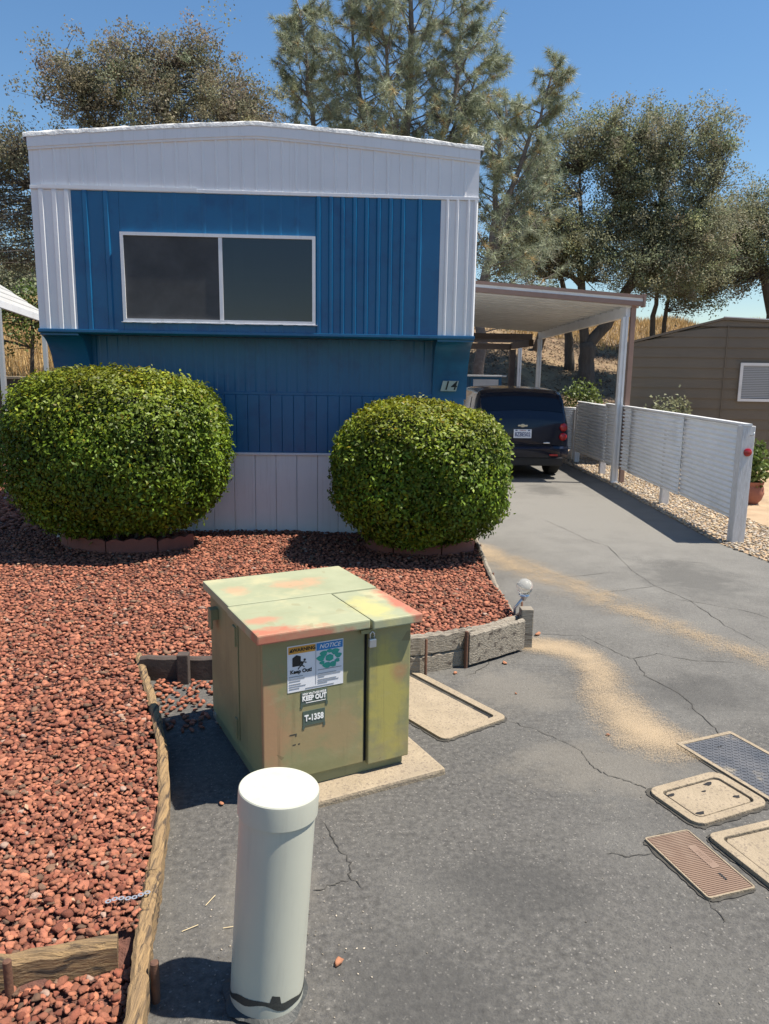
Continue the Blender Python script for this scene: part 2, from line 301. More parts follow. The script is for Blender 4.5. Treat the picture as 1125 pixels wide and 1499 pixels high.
def ribbon(pts, w0, z, jit=.005, sub=6):
    P = []
    for (x0, y0), (x1, y1) in zip(pts[:-1], pts[1:]):
        for i in range(sub): t = i / sub; P.append((x0 + (x1 - x0) * t + random.gauss(0, jit), y0 + (y1 - y0) * t + random.gauss(0, jit)))
    P.append(pts[-1]); mb = MB(); V = []
    for i, p in enumerate(P):
        a = P[max(i - 1, 0)]; b = P[min(i + 1, len(P) - 1)]; d = Vector((b[0] - a[0], b[1] - a[1])); d = d.normalized() if d.length else Vector((1, 0))
        ww = w0 * random.uniform(.35, 1.3) * (0.3 if i in (0, len(P) - 1) else 1); V += [(p[0] - d.y * ww, p[1] + d.x * ww, z), (p[0] + d.y * ww, p[1] - d.x * ww, z)]
    return mb.add(V, [(2 * i, 2 * i + 1, 2 * i + 3, 2 * i + 2) for i in range(len(P) - 1)])
CR = [[(2.3, 8.6), (2.48, 7.47), (2.59, 7.16), (2.48, 6.25), (2.49, 5.75), (2.59, 5.35), (2.58, 4.8), (2.63, 4.35)], [(1.51, 6.06), (1.85, 6.02), (2.31, 6.18)], [(1.26, 4.63), (1.53, 4.6), (1.64, 4.3), (1.71, 4.19), (1.69, 3.93), (1.78, 3.65), (1.77, 3.38), (1.77, 3.2)],
      [(1.71, 4.19), (1.89, 4.27), (2.08, 4.15), (2.32, 4.12)], [(.8, 3.38), (.95, 3.25), (1.06, 3.09), (1.06, 2.97), (1.11, 2.88), (1.19, 2.81), (1.23, 2.77)], [(-.08, 2.59), (-.03, 2.44), (.02, 2.34), (.02, 2.27), (.06, 2.2)], [(-.1, 2.19), (-.03, 2.22), (.02, 2.24)],
      [(.92, 2.36), (.99, 2.34), (1.09, 2.35)], [(.67, 3.94), (.82, 4.09), (.87, 4.2)], [(1.17, 2.11), (1.17, 2.01)], [(2.5, 5.4), (2.9, 5.1), (3.1, 4.7)], [(2.49, 5.75), (2.1, 5.6), (1.85, 5.5)], [(2.9, 6.6), (3.3, 6.5)], [(2.4, 3.9), (2.3, 3.7), (2.45, 3.5)]]
for c in CR: ribbon(c, .0021, .003).build('crack', 'crack', drive)
def sand(paths, name):
    V = []; F = []; T = []
    for path, wid, amt in paths:
        P = np.array(path, float); t = np.linspace(0, len(P) - 1, 60); PX = np.interp(t, range(len(P)), P[:, 0]); PY = np.interp(t, range(len(P)), P[:, 1])
        ker = np.ones(9) / 9; PX = np.convolve(np.pad(PX, 4, 'edge'), ker, 'valid'); PY = np.convolve(np.pad(PY, 4, 'edge'), ker, 'valid')
        dx, dy = np.gradient(PX), np.gradient(PY); L = np.hypot(dx, dy) + 1e-9; W_ = np.interp(t, range(len(P)), wid); A_ = np.interp(t, range(len(P)), amt); k0 = len(V)
        for i in range(60):
            for j in range(11):
                u = (j - 5) / 5; V.append((PX[i] - dy[i] / L[i] * u * W_[i], PY[i] + dx[i] / L[i] * u * W_[i], .0055 + .004 * (1 - u * u) * A_[i] + .0012 * len(V) / 4000)); v = A_[i] * (1 - abs(u) ** 1.6) * min(1, i / 4, (59 - i) / 5); T.append((v, v, v))
        for i in range(59):
            for j in range(10): q = k0 + i * 11 + j; F.append((q, q + 1, q + 12, q + 11))
    return npmesh(name, V, 4, 'sand', faces=F, tint=np.array(T), smooth=True)
tag(sand([([(1.22, 7.4), (1.32, 6.86), (1.5, 6.36), (1.84, 5.67), (2.10, 4.95), (2.32, 4.47), (2.6, 4.0), (2.9, 3.6)], [.2, .28, .36, .34, .30, .27, .26, .26], [.85, .75, .52, .46, .44, .42, .4, .3]), ([(1.34, 6.9), (1.56, 6.2), (1.84, 5.6), (2.08, 4.98), (2.34, 4.42), (2.6, 3.95)], [.16, .2, .17, .15, .15, .16], [.42, .44, .42, .42, .4, .3]), ([(1.5, 6.75), (1.75, 6.15), (2.0, 5.6), (2.22, 5.1)], [.10, .10, .09, .08], [.38, .42, .4, .3])], 'sand_streak'), 'thin pale sand streak washed diagonally across the upper driveway', 'sand', kind='stuff')
tag(sand([([(1.02, 4.5), (1.15, 4.42), (1.36, 4.38), (1.45, 4.1), (1.40, 3.75), (1.36, 3.4), (1.42, 3.2), (1.55, 3.08), (1.62, 2.95)], [.14, .2, .22, .2, .2, .25, .28, .26, .2], [.8, .85, .85, .74, .70, .78, .85, .62, .4])], 'sand_drift'), 'orange sand drift snaking from the retaining boards to the utility covers', 'sand', kind='stuff')

# ------------------------------------------------------------------ lava rock bed
TL = [(-1.17, 4.06), (-.93, 3.42), (-.79, 3.0), (-.69, 2.6), (-.61, 2.1), (-.55, 1.72), (-.49, 1.25)]      # inner edge of the long timber
BED = [(-8.5, .6), (-.45, .6)] + TL[::-1] + [(-.6, 3.92), (.4, 4.03), (.74, 4.18), (1.07, 4.42), (1.1, 5.27), (1.25, 7.15), (1.2, 7.5), (-2.85, 7.5), (-2.85, 13), (-8.5, 13)]
def bedz(x, y):
    x = np.asarray(x, float); y = np.asarray(y, float)
    z = .075 + .085 * smooth01((x + .9) / .9) * smooth01((5.9 - y) / 1.2)
    z = np.where(y < 1.9 + (x + .6) * .22, .03, z)
    return z + .012 * np.sin(x * 3.1 + y * 2.3) * np.sin(y * 2.7 - x)
gx, gy = np.meshgrid(np.arange(-8.5, 1.35, .07), np.arange(.6, 13, .07)); idx = np.arange(gx.size).reshape(gx.shape); cx, cy = gx[:-1, :-1] + .035, gy[:-1, :-1] + .035
keep = inpoly(cx, cy, BED) & ~((cx > -2.7) & (cy > 7.45))
F = np.stack([idx[:-1, :-1], idx[:-1, 1:], idx[1:, 1:], idx[1:, :-1]], -1)[keep]
gz = bedz(gx, gy) - .012
V = np.stack([gx, gy, gz], -1).reshape(-1, 3); us = np.unique(F); mp = -np.ones(len(V), int); mp[us] = np.arange(len(us))
tag(npmesh('rock_bed_soil', V[us], 4, 'rockbed', faces=mp[F], smooth=True), kind='structure')
def ico(sub):
    bm = bmesh.new(); bmesh.ops.create_icosphere(bm, subdivisions=sub, radius=1); bm.verts.ensure_lookup_table()
    V = np.array([v.co[:] for v in bm.verts]); F = np.array([[v.index for v in f.verts] for f in bm.faces]); bm.free(); return V, F
def stones(name, P, size, m, sub, cols, parent=None, zf=.62):
    bV, bF = ico(sub); k = len(P); Vs = []; Fs = []; Ts = []; off = 0; var = rng.integers(0, 7, k)
    for q in range(7):
        s_ = np.where(var == q)[0]
        if not len(s_): continue
        d = bV * (1 + rng.uniform(-.36, .36, (len(bV), 1))) * rng.uniform(.55, 1.25, 3)
        for _ in range(6): nn = unit(rng.normal(size=3)); h = d @ nn; d = d - np.outer(np.maximum(h - .5, 0), nn)
        Rm = rotmats(len(s_)); W_ = np.einsum('kij,vj->kvi', Rm, d) * size[s_][:, None, None]; W_[..., 2] *= zf; W_ += P[s_][:, None, :]
        Vs.append(W_.reshape(-1, 3)); Fs.append((bF[None] + (np.arange(len(s_)) * len(bV))[:, None, None] + off).reshape(-1, 3)); off += len(s_) * len(bV)
        Ts.append(np.repeat(cols[s_], len(bV), 0))
    return npmesh(name, np.concatenate(Vs), 3, m, parent, np.concatenate(Ts), np.concatenate(Fs))
def lavacol(k):
    b = rng.uniform(.55, 1.25, (k, 1)) * np.ones((k, 3)); h = rng.random(k)
    b[h > .62] *= (1.12, 1.16, 1.12); b[h > .92] = b[h > .92] * (.5, .75, .85); b[h > .988] = (1.1, 2.0, 2.6); b[h < .22] *= (.72, .62, .62); return b
def scatter(x0, x1, y0, y1, sp, poly):
    gx, gy = np.meshgrid(np.arange(x0, x1, sp), np.arange(y0, y1, sp)); x = gx.ravel() + rng.uniform(-.5, .5, gx.size) * sp; y = gy.ravel() + rng.uniform(-.5, .5, gx.size) * sp
    k = inpoly(x, y, poly); return x[k], y[k]
for i, (x0, x1, y0, y1, sp, sz, sub, nm) in enumerate([(-2.4, -.4, 1.0, 3.0, .0165, .0130, 2, 'n'), (-4.2, 1.3, 3.0, 5.0, .0235, .0168, 1, 'm'), (-5.5, 1.4, 5.0, 7.5, .029, .0192, 1, 'f'), (-8.4, -2.8, 7.5, 12, .06, .04, 1, 'b')]):
    x, y = scatter(x0, x1, y0, y1, sp, BED); near = (y > 1.855 + (x + .6) * .22) & (y < 1.92 + (x + .6) * .22) & (x > -1.4)
    x, y = x[~near], y[~near]; k = len(x); s = sz * np.exp(rng.normal(0, .30, k)); s = np.minimum(s, sz * 1.7); z = bedz(x, y) + rng.uniform(-.006, .010, k)
    tag(stones('lava_rock', np.stack([x, y, z], 1), s, 'lava', sub, lavacol(k)), ['loose red lava rock filling the front corner of the bed by the long timber', 'loose red lava rock in the middle of the bed behind the cabinet', 'loose red lava rock around the two round shrubs', 'loose red lava rock beside the far left wall of the blue home'][i], 'lava rock', kind='stuff')
# rocks spilled in front of the hidden board
x = rng.uniform(-1.0, -.42, 260); y = 3.9 - rng.random(260) ** 1.8 * .6; k = y < 3.9 - (x + .95) * .1; k &= x > -1.12 + (4.06 - y) * .37
tag(stones('lava_rock', np.stack([x, y, .012 + 0 * x], 1)[k], np.full(k.sum(), .018), 'lava', 1, lavacol(k.sum())), 'spilled lava rock lying in the shade left of the green cabinet', 'lava rock', kind='stuff')
def pebble(p, s, label):
    o = stones('stray_rock', np.array([[p[0], p[1], s * .45]]), np.array([s]), 'lava', 2, np.array([[1.1, 1.3, 1.2]])); return tag(o, label, 'rock', 'stray rocks on the asphalt')
for p, s, lb in [((-.015, 1.881), .017, 'single brown stone on the asphalt right of the pale round bollard'), ((.93, 4.12), .018, 'red stone on the asphalt just below the pale retaining board'), ((1.0, 4.33), .02, 'red stone touching the foot of the pale retaining board near its post'), ((1.24, 4.6), .022, 'red stone lying in orange sand beside the retaining post'), ((1.23, 3.23), .014, 'dark stone on the asphalt left of the sand drift bend'), ((.9, 3.7), .010, 'tiny dark stone on the asphalt right of the sunken concrete lid'), ((.62, 3.98), .016, 'red stone at the foot of the dark double boards'), ((-.47, 2.70), .013, 'small red stone at the front edge of the cabinet shadow')]: pebble(p, s, lb)
for x, y, an, lb in ((-.48, 2.02, .5, 'dry straw stalk nearest the timber, left of the bollard'), (-.36, 2.03, .15, 'dry straw stalk nearest the bollard'), (-.43, 2.13, 1.1, 'dry straw stalk farthest from the camera, left of the bollard')):
    tag(MB().tube([(x, y, .004), (x + .05 * math.cos(an), y + .05 * math.sin(an), .006)], .0012, 5).build('straw', 'straw'), lb, 'straw', 'straw stalks on the asphalt')
# pale gravel strip and dirt beyond the fence
dp = MB().add([(x, y, .006) for x, y in [(4.6, 5.95), (14, 5.6), (14, 14.2), (5.6, 14.2), (4.9, 11), (4.5, 8)]], [tuple(range(6))]).build('dirt_yard', 'dirt'); tag(dp, kind='structure')
dp = MB().add([(x, y, .004) for x, y in [(3.88, 6.5), (4.7, 5.97), (5.1, 8), (5.3, 11), (5.6, 14.2), (5.0, 18), (4.15, 18), (4.2, 14.5), (4.1, 11.5), (3.95, 9.5), (3.78, 7.4)]], [tuple(range(11))]).build('gravel_soil', 'dirt'); tag(dp, kind='structure')
GS = [(3.86, 6.5), (4.7, 6.0), (4.75, 8), (4.9, 11), (5.0, 15.5), (4.15, 15.5), (4.2, 14.5), (4.08, 11.5), (3.93, 9.5), (3.78, 7.4)]
x, y = scatter(3.7, 5.1, 6.0, 15.5, .042, GS); k = len(x); cc = rng.uniform(.6, 1.25, (k, 1)) * np.ones((k, 3)) * rng.choice([[1, 1, 1], [1, .9, .75], [.75, .75, .8]], k)
tag(stones('pale_gravel', np.stack([x, y, .012 + 0 * x], 1), .021 * np.exp(rng.normal(0, .3, k)), 'palerock', 1, cc), 'pale crushed gravel strip under the white corrugated fence', 'gravel', kind='stuff')

# ------------------------------------------------------------------ timbers, boards, stakes
def plank(path, w, h, z0, m, name, label, group=None, rough=.003):
    """a bent, worn board standing on edge along path (its centre line)"""
    P = np.array(path, float); t = np.linspace(0, len(P) - 1, 14 * (len(P) - 1) + 1); px = np.interp(t, range(len(P)), P[:, 0]); py = np.interp(t, range(len(P)), P[:, 1])
    dx, dy = np.gradient(px), np.gradient(py); L = np.hypot(dx, dy); nxx, nyy = -dy / L, dx / L; mb = MB(); V = []; n = len(t)
    for i in range(n):
        a = w / 2 * (1 + random.uniform(-.14, .14)); b = w / 2 * (1 + random.uniform(-.14, .14)); zt = z0 + h + random.gauss(0, rough); c = .012
        V += [(px[i] + nxx[i] * a, py[i] + nyy[i] * a, z0), (px[i] + nxx[i] * a, py[i] + nyy[i] * a, zt - c), (px[i] + nxx[i] * (a - c), py[i] + nyy[i] * (a - c), zt), (px[i] - nxx[i] * (b - c), py[i] - nyy[i] * (b - c), zt + random.gauss(0, rough * .5)), (px[i] - nxx[i] * b, py[i] - nyy[i] * b, zt - c), (px[i] - nxx[i] * b, py[i] - nyy[i] * b, z0)]
    F = [(i * 6 + k, i * 6 + (k + 1) % 6, i * 6 + 6 + (k + 1) % 6, i * 6 + 6 + k) for i in range(n - 1) for k in range(6)] + [tuple(range(6)), tuple(range(6 * n - 6, 6 * n))]
    return tag(mb.add(V, F).build(name, m, smooth=35), label, 'timber', group)
plank([(-1.145, 4.06), (-.905, 3.42), (-.765, 3.0), (-.665, 2.6), (-.60, 2.18)], .042, .105, -.01, 'wood', 'landscape_timber', 'long weathered timber curving along the asphalt edge left of the cabinet')
plank([(-.597, 2.165), (-.575, 1.98), (-.52, 1.70), (-.455, 1.2)], .046, .115, -.01, 'wood', 'landscape_timber', 'nearest weathered timber running out of the bottom of the picture left of the bollard')
plank([(-1.45, 1.73), (-1.0, 1.80), (-.625, 1.885)], .05, .115, -.015, 'crosswood', 'landscape_timber', 'cracked cross timber in the lower left corner holding back the upper lava rock')
g_ = 'retaining boards along the front of the rock bed'
plank([(-1.10, 3.93), (-.5, 3.93), (.1, 3.96)], .045, .13, 0, 'porchwood', 'retaining_board', 'retaining board with painted-in shade running behind the left side of the cabinet', g_)  # dark wood colour stands in for the cabinet's shade on this board
for z, lb in ((0, 'lower dark board right of the cabinet, cracked and dirty'), (.112, 'upper cracked board right of the cabinet, stacked on another')): plank([(.12, 3.955), (.42, 4.0), (.72, 4.13)], .045, .108, z, 'greywood', 'retaining_board', lb, g_, .004)
plank([(.70, 4.075), (.9, 4.21), (1.075, 4.335)], .035, .185, .02, 'greywood', 'retaining_board', 'pale smooth retaining board next to the corner post', g_, .002)
plank([(.55, 4.12), (.85, 4.26), (1.06, 4.44)], .05, .19, 0, 'greywood', 'retaining_board', 'bleached ragged board behind the pale retaining board', g_)
plank([(1.115, 4.50), (1.12, 5.2), (1.17, 6.0), (1.27, 7.2)], .035, .10, 0, 'greywood', 'edging_board', 'narrow bleached board edging the rock bed along the driveway', None, .004)
for (x, y, z, s, lb) in [(1.11, 4.40, .25, .075, 'square grey post at the outer corner of the retaining boards'), (-.86, 3.88, .165, .06, 'short post with painted-in shade against the retaining board left of the cabinet')]:
    tag(MB().box(x - s / 2, x + s / 2, y - s / 2, y + s / 2, -.02, z).build('timber_post', 'greywood' if x > 0 else 'porchwood', bevel=.006), lb, 'post')  # left post gets the dark wood as painted shade, like the board behind it
for (x, y, z, r, lb) in [(-.875, 1.775, .13, .011, 'rusty steel stake driven in front of the cross timber'), (-.495, 1.77, .12, .012, 'rusty steel stake beside the nearest timber left of the bollard'), (.45, 3.965, .21, .008, 'thin rusty stake in front of the double boards right of the cabinet'), (.69, 4.065, .22, .011, 'dark steel stake at the left end of the pale retaining board'), (1.17, 5.75, .11, .008, 'thin dark stake outside the narrow edging board nearer the globe lamp'), (1.245, 6.75, .11, .008, 'thin dark stake outside the narrow edging board nearer the shrub')]:
    tag(MB().lathe([(r, -.05), (r, z - .003), (r * .7, z)], 12, (x, y, 0)).build('steel_stake', 'rust', smooth=40), lb, 'stake', 'steel stakes holding the timbers')
mb = MB(); P0, P1 = Vector((-.70, 2.02, .108)), Vector((-.575, 2.05, .112)); d = (P1 - P0).normalized(); pn = Vector((-d.y, d.x, 0))
for i in range(7):
    c = P0 + (P1 - P0) * ((i + .5) / 7) + Vector((0, 0, .004 * math.sin(i * 1.3))); ring = []
    for rr in (.009, .0042): ring += [c + d * math.cos(t) * rr * (1.05 if rr > .005 else 1) + pn * math.sin(t) * rr for t in [2 * math.pi * k / 12 for k in range(12)]]
    mb.add(ring, [(k, (k + 1) % 12, 12 + (k + 1) % 12, 12 + k) for k in range(12)])
tag(mb.build('metal_strap', 'zinc'), 'perforated galvanised strap nailed across the meeting timbers', 'strap')

# ------------------------------------------------------------------ blue mobile home
XL, XR, YF, YB = -2.76, 1.178, 7.15, 19.0
home = empty('mobile_home', (-.79, 7.5, 0), 'blue and white mobile home with ribbed metal siding and wide front window', 'mobile home'); home_off = Vector((-.79, 7.5, 0))
def H(mb, name, m, parent=None, **k):
    off = home_off
    mb.v = [(x - off.x, y - off.y, z - off.z) for x, y, z in mb.v]; return mb.build(name, m, parent or home, **k)
def topz(x): t = (x - (XL + XR) / 2) / ((XR - XL) / 2); return 3.772 - .145 * abs(t) ** 1.2
def ribpanel(x0, x1, z0, z1, ribs, h=.017, w=.028, yf=YF, ztop=None, back=.03, lean=.012):
    """sheet facing -Y with raised vertical ribs; ribs = list of rib centre x"""
    prof = [(x0, 0)]
    for r in ribs: prof += [(r - w, 0), (r - w + lean, h), (r + w - lean, h), (r + w, 0)]
    prof.append((x1, 0)); mb = MB(); V = []
    for x, d in prof:
        zt = ztop(x) if ztop else z1; V += [(x, yf - d, z0), (x, yf - d, zt), (x, yf + back, z0), (x, yf + back, zt)]
    F = []
    for i in range(len(prof) - 1):
        a, b = 4 * i, 4 * i + 4; F += [(a, b, b + 1, a + 1), (a + 1, b + 1, b + 3, a + 3), (a, a + 2, b + 2, b)]
    n = len(prof) * 4; F += [(0, 1, 3, 2), (n - 4, n - 2, n - 1, n - 3)]
    return mb.add(V, F)
def arc(n=25): return [XL + (XR - XL) * i / (n - 1) for i in range(n)]
# shell and roof
prof = [(XL + .01, .55), (XR - .01, .55)] + [(x, topz(x) - .06) for x in arc()[::-1]]
H(MB().prism([(XL + .015, .9), (XR - .015, .9)] + [(min(max(x, XL + .015), XR - .015), topz(x) - .06) for x in arc()[::-1]], YF + .42, YB, 'y'), 'shell', 'white')
H(MB().prism([(XL + .015, 2.0), (XR - .015, 2.0)] + [(min(max(x, XL + .015), XR - .015), topz(x) - .06) for x in arc()[::-1]], YF + .031, YF + .418, 'y'), 'overhang_bay', 'blue')
rf = MB(); xs_ = [XL - .03 + (XR - XL + .06) * i / 60 for i in range(61)]; V = []; ny = 14
yy = [YF - .026, YF - .024, YF - .012, YF + .1, YF + .5, YF + 1.5] + [YF + 1.5 + (YB - YF - 1.5) * (i + 1) / 8 for i in range(8)]
for j, y in enumerate(yy):
    for x in xs_: V.append((x, y, topz(x) + (.012 if j == 1 else 0 if j == 0 else .018) + random.gauss(0, .0025)))
rfF = [(j * 61 + i, j * 61 + i + 1, j * 61 + 62 + i, j * 61 + 61 + i) for j in range(13) for i in range(60)]
k0 = len(V); V += [(x, YF - .026, topz(x) - .022 + random.gauss(0, .0015)) for x in xs_]; rfF += [(k0 + i, k0 + i + 1, i + 1, i) for i in range(60)]
k1 = len(V); V += [(XR + .03, y, topz(XR) - .05) for y in yy]; rfF += [(61 * j + 60, 61 * (j + 1) + 60, k1 + j + 1, k1 + j) for j in range(13)]
k2 = len(V); V += [(XL - .03, y, topz(XL) - .05) for y in yy]; rfF += [(61 * (j + 1), 61 * j, k2 + j, k2 + j + 1) for j in range(13)]
H(rf.add(V, rfF), 'roof', 'roofcoat', smooth=40)
def bowstrip(zo0, zo1, y0, y1):
    mb = MB(); A = arc(33); V = []
    for x in A: V += [(x, y0, topz(x) + zo0), (x, y0, topz(x) + zo1), (x, y1, topz(x) + zo1), (x, y1, topz(x) + zo0)]
    return mb.add(V, [(4 * i + k, 4 * i + (k + 1) % 4, 4 * i + 4 + (k + 1) % 4, 4 * i + 4 + k) for i in range(32) for k in range(4)] + [(0, 1, 2, 3), (131, 130, 129, 128)])
H(bowstrip(-.105, -.018, YF - .020, YF + .03), 'roof_fascia', 'white', smooth=30)
H(bowstrip(-.125, -.105, YF - .013, YF + .03), 'roof_drip_edge', 'white', smooth=30)
H(ribpanel(XL, XR, 3.213, 0, [XL + .1 + .116 * i for i in range(33) if XL + .1 + .116 * i < XR - .05], h=.006, w=.012, lean=.005, ztop=lambda x: topz(x) - .11), 'gable_panel', 'white')
H(MB().box(XL - .004, XR + .004, YF - .014, YF + .02, 3.185, 3.215), 'trim_strip', 'white', bevel=.003)
H(MB().box(-2.70, -1.32, YF - .018, YF - .0145, 3.192, 3.222), 'trim_patch', 'white')
H(ribpanel(XL, -2.42, 2.0, 3.183, [-2.675, -2.56, -2.455]), 'corner_panel', 'white')
H(ribpanel(.842, XR, 2.0, 3.183, [.90, .99, 1.09, 1.155], w=.02), 'corner_panel', 'white')
H(ribpanel(-2.418, -2.01, 2.0, 3.183, [-2.30, -2.12]), 'siding_panel', 'blue')
H(ribpanel(-.283, .84, 2.0, 3.183, [-.255, -.145, -.04, .068, .175, .283, .39, .50, .65], w=.024), 'siding_panel', 'blue')
H(ribpanel(-2.008, -.285, 2.845, 3.183, [-1.66, -1.53, -1.27, -1.04, -.9, -.76, -.6, -.45], h=.005, w=.02), 'siding_panel', 'blue')
H(ribpanel(-2.008, -.285, 2.0, 2.07, [-1.9 + .13 * i for i in range(12)], h=.006, w=.02), 'siding_panel', 'blue')
H(MB().prism([(YF - .03, 1.998), (YF - .03, 1.972), (YF - .012, 1.962), (YF + .30, 1.962), (YF + .30, 1.998)], XL - .005, XR + .005, 'x'), 'overhang_lip', 'blue', bevel=.004)
# window
win = H(MB().box(-1.995, -.295, YF + .005, YF + .012, 2.085, 2.83), 'window', 'dark')
def frame(x0, x1, z0, z1, t, y0, y1): return MB().box(x0, x1, y0, y1, z1 - t, z1).box(x0, x1, y0, y1, z0, z0 + t).box(x0, x0 + t, y0, y1, z0 + t, z1 - t).box(x1 - t, x1, y0, y1, z0 + t, z1 - t)
H(frame(-2.006, -.284, 2.072, 2.843, .028, YF - .03, YF + .004), 'frame', 'white', win)
H(MB().box(-1.145, -1.112, YF - .026, YF + .003, 2.101, 2.814), 'mullion', 'white', win)
H(MB().box(-1.977, -1.146, YF - .016, YF - .012, 2.101, 2.814), 'insect_screen', 'screen', win)
H(MB().box(-1.111, -.313, YF - .012, YF - .009, 2.101, 2.814), 'pane', 'clearglass', win)
for q in range(13): H(MB().box(-1.10, -.32, YF - .006, YF + .003, 2.105 + q * .026, 2.125 + q * .026), 'blind_slat', 'slat', win)
H(MB().box(-1.02, -.93, YF - .004, YF + .003, 2.45, 2.80), 'curtain_edge', 'slat', win)
sb = MB(); 
for i in range(40):
    x = -2.0 + 1.71 * i / 39; sb.box(x - .0225, x + .0225, YF - .034 - random.random() * .004, YF + .002, 2.066 + random.gauss(0, .0015), 2.0719)
H(sb, 'sill_sealant', 'white', win)
# lower wall, brackets, skirt
H(ribpanel(XL + .02, XR - .02, .84, 1.96, [XL + .1 + .1 * i for i in range(38)], h=.004, w=.022, yf=7.5, back=.04), 'lower_wall', 'blue')
H(MB().box(XL + .02, XR - .02, 7.478, 7.4955, 1.425, 1.452), 'seam_strip', 'blue', bevel=.003)
for i in range(35):
    x = XL + .025 + i * .1112; H(MB().box(x, x + .1092, 7.476, 7.4954, .868, 1.4245), 'lower_panel', 'blue', bevel=.003, seg=1)
for x0, x1 in ((XL, -2.42), (.842, XR)):
    pts = [(7.15, 1.9605), (7.15, 1.945)] + [(7.15 + .328 * math.sin(t), 1.945 - .56 * (1 - math.cos(t))) for t in [R(v) for v in range(8, 90, 8)]] + [(7.4745, 1.46), (7.492, 1.46), (7.492, 1.9605)]
    H(MB().prism(pts, x0, x1, 'x'), 'curved_bracket', 'blue', smooth=30)
H(MB().box(XL + .02, XR - .02, 7.44, 7.49, .842, .866), 'skirt_trim', 'white', bevel=.004)
for i in range(19):
    x = XL + .03 + i * .2045; H(MB().box(x, x + .2018, 7.455 + (i % 2) * .004, 7.49, -.02, .8415), 'skirt_panel', 'skirt', bevel=.004, seg=1)
H(MB().box(XL + .02, XR - .02, 7.4905, 7.56, -.02, .84), 'skirt_backing', 'dark')
pl = empty('address_plaque', (1.0, 7.44, 1.535), 'small grey house number plaque on the lower blue wall behind the right shrub', 'plaque')
MB().prism([(-.085, -.05), (.07, -.05), (.095, .05), (-.06, .05)], -.008, .0, 'y').build('backing', 'plaque', pl, bevel=.002)
for ch, x in (('1', -.028), ('4', .042)): text(ch, .115, 'black', pl, Matrix.Translation((x, -.010, 0)) @ Matrix.Rotation(R(90), 4, 'X'), 'numeral', shear=.25, bold=.002)

# ------------------------------------------------------------------ round shrubs with scalloped edging
def shrub(name, c, rad, ex, n, label, yel, seed):
    t = empty(name, (c[0], c[1], .07), label, 'shrub', 'clipped shrubs in front of the home'); off = np.array([c[0], c[1], .07])
    D = unit(rng.normal(size=(n, 3))); nrm = (np.abs(D) ** ex).sum(1) ** (-1 / ex); Sx = D * nrm[:, None]
    lump = 1 + .04 * np.sin(D[:, 0] * 5 + seed) * np.sin(D[:, 2] * 4 + 2 * seed) + .025 * np.sin(D[:, 1] * 9 + D[:, 0] * 5 + seed) + .018 * np.sin(D[:, 2] * 13 + D[:, 0] * 11) * np.sin(D[:, 1] * 12 + seed)
    spr = unit(rng.normal(size=(90, 3))); near = (D @ spr.T).max(1); lump += np.where(near > .9985, .06 * rng.random(n), 0); gap = unit(rng.normal(size=(45, 3))); lump -= np.where((D @ gap.T).max(1) > .994, .07 * rng.random(n), 0)
    dep = 1 - .16 * rng.random(n) ** 1.6 + np.where(rng.random(n) < .05, rng.random(n) * .05, 0)
    under = np.where(Sx[:, 2] < -.5, 1 - .22 * (-.5 - Sx[:, 2]), 1)[:, None]
    P = Sx * np.array(rad) * (lump * dep)[:, None] * np.concatenate([under, under, np.ones_like(under)], 1); G = unit(D / np.array(rad)) + np.array([0, 0, .35])
    L = rng.uniform(.024, .05, n); V = leaves(P, G + rng.normal(0, .55, (n, 3)), L, L * .5)
    b = rng.uniform(.55, 1.45, (n, 1)) * np.ones((n, 3)); h = rng.random(n); top = np.clip(Sx[:, 2], 0, 1)
    b[h < .12 + yel * top] *= (1.5, 1.28, .85); b[h > .97] *= (1.6, .9, .6); b *= (1 + .22 * np.sin(D[:, 0] * 6 + 2 * seed) * np.sin(D[:, 2] * 5 + seed))[:, None]; b[:, 0] *= 1 + .35 * top ** 2
    npmesh('foliage', V + np.array([0, 0, c[2] - .07]), 4, 'shrubleaf', t, np.repeat(b, 4, 0))
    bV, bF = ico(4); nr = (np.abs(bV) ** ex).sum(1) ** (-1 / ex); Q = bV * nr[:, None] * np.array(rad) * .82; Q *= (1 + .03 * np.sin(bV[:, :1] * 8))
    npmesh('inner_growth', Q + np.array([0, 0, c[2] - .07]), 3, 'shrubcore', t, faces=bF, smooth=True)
    mb = MB()
    for i in range(7): an = i * .9; mb.tube([(.12 * math.cos(an), .12 * math.sin(an), -.05), (.2 * math.cos(an + .3), .2 * math.sin(an + .3), .15), (.42 * math.cos(an), .42 * math.sin(an), .5)], [.02, .016, .009], 6)
    mb.build('stem', 'bark', t, smooth='all')
shrub('round_shrub', (-2.0, 6.74, .93), (.95, .69, .725), 2.55, 64000, 'larger clipped round shrub on the left in front of the blue wall', .1, 1.0)
shrub('round_shrub', (.665, 6.68, .785), (.755, .72, .62), 3.1, 56000, 'boxier yellow-topped clipped shrub beside the driveway', .35, 2.3)
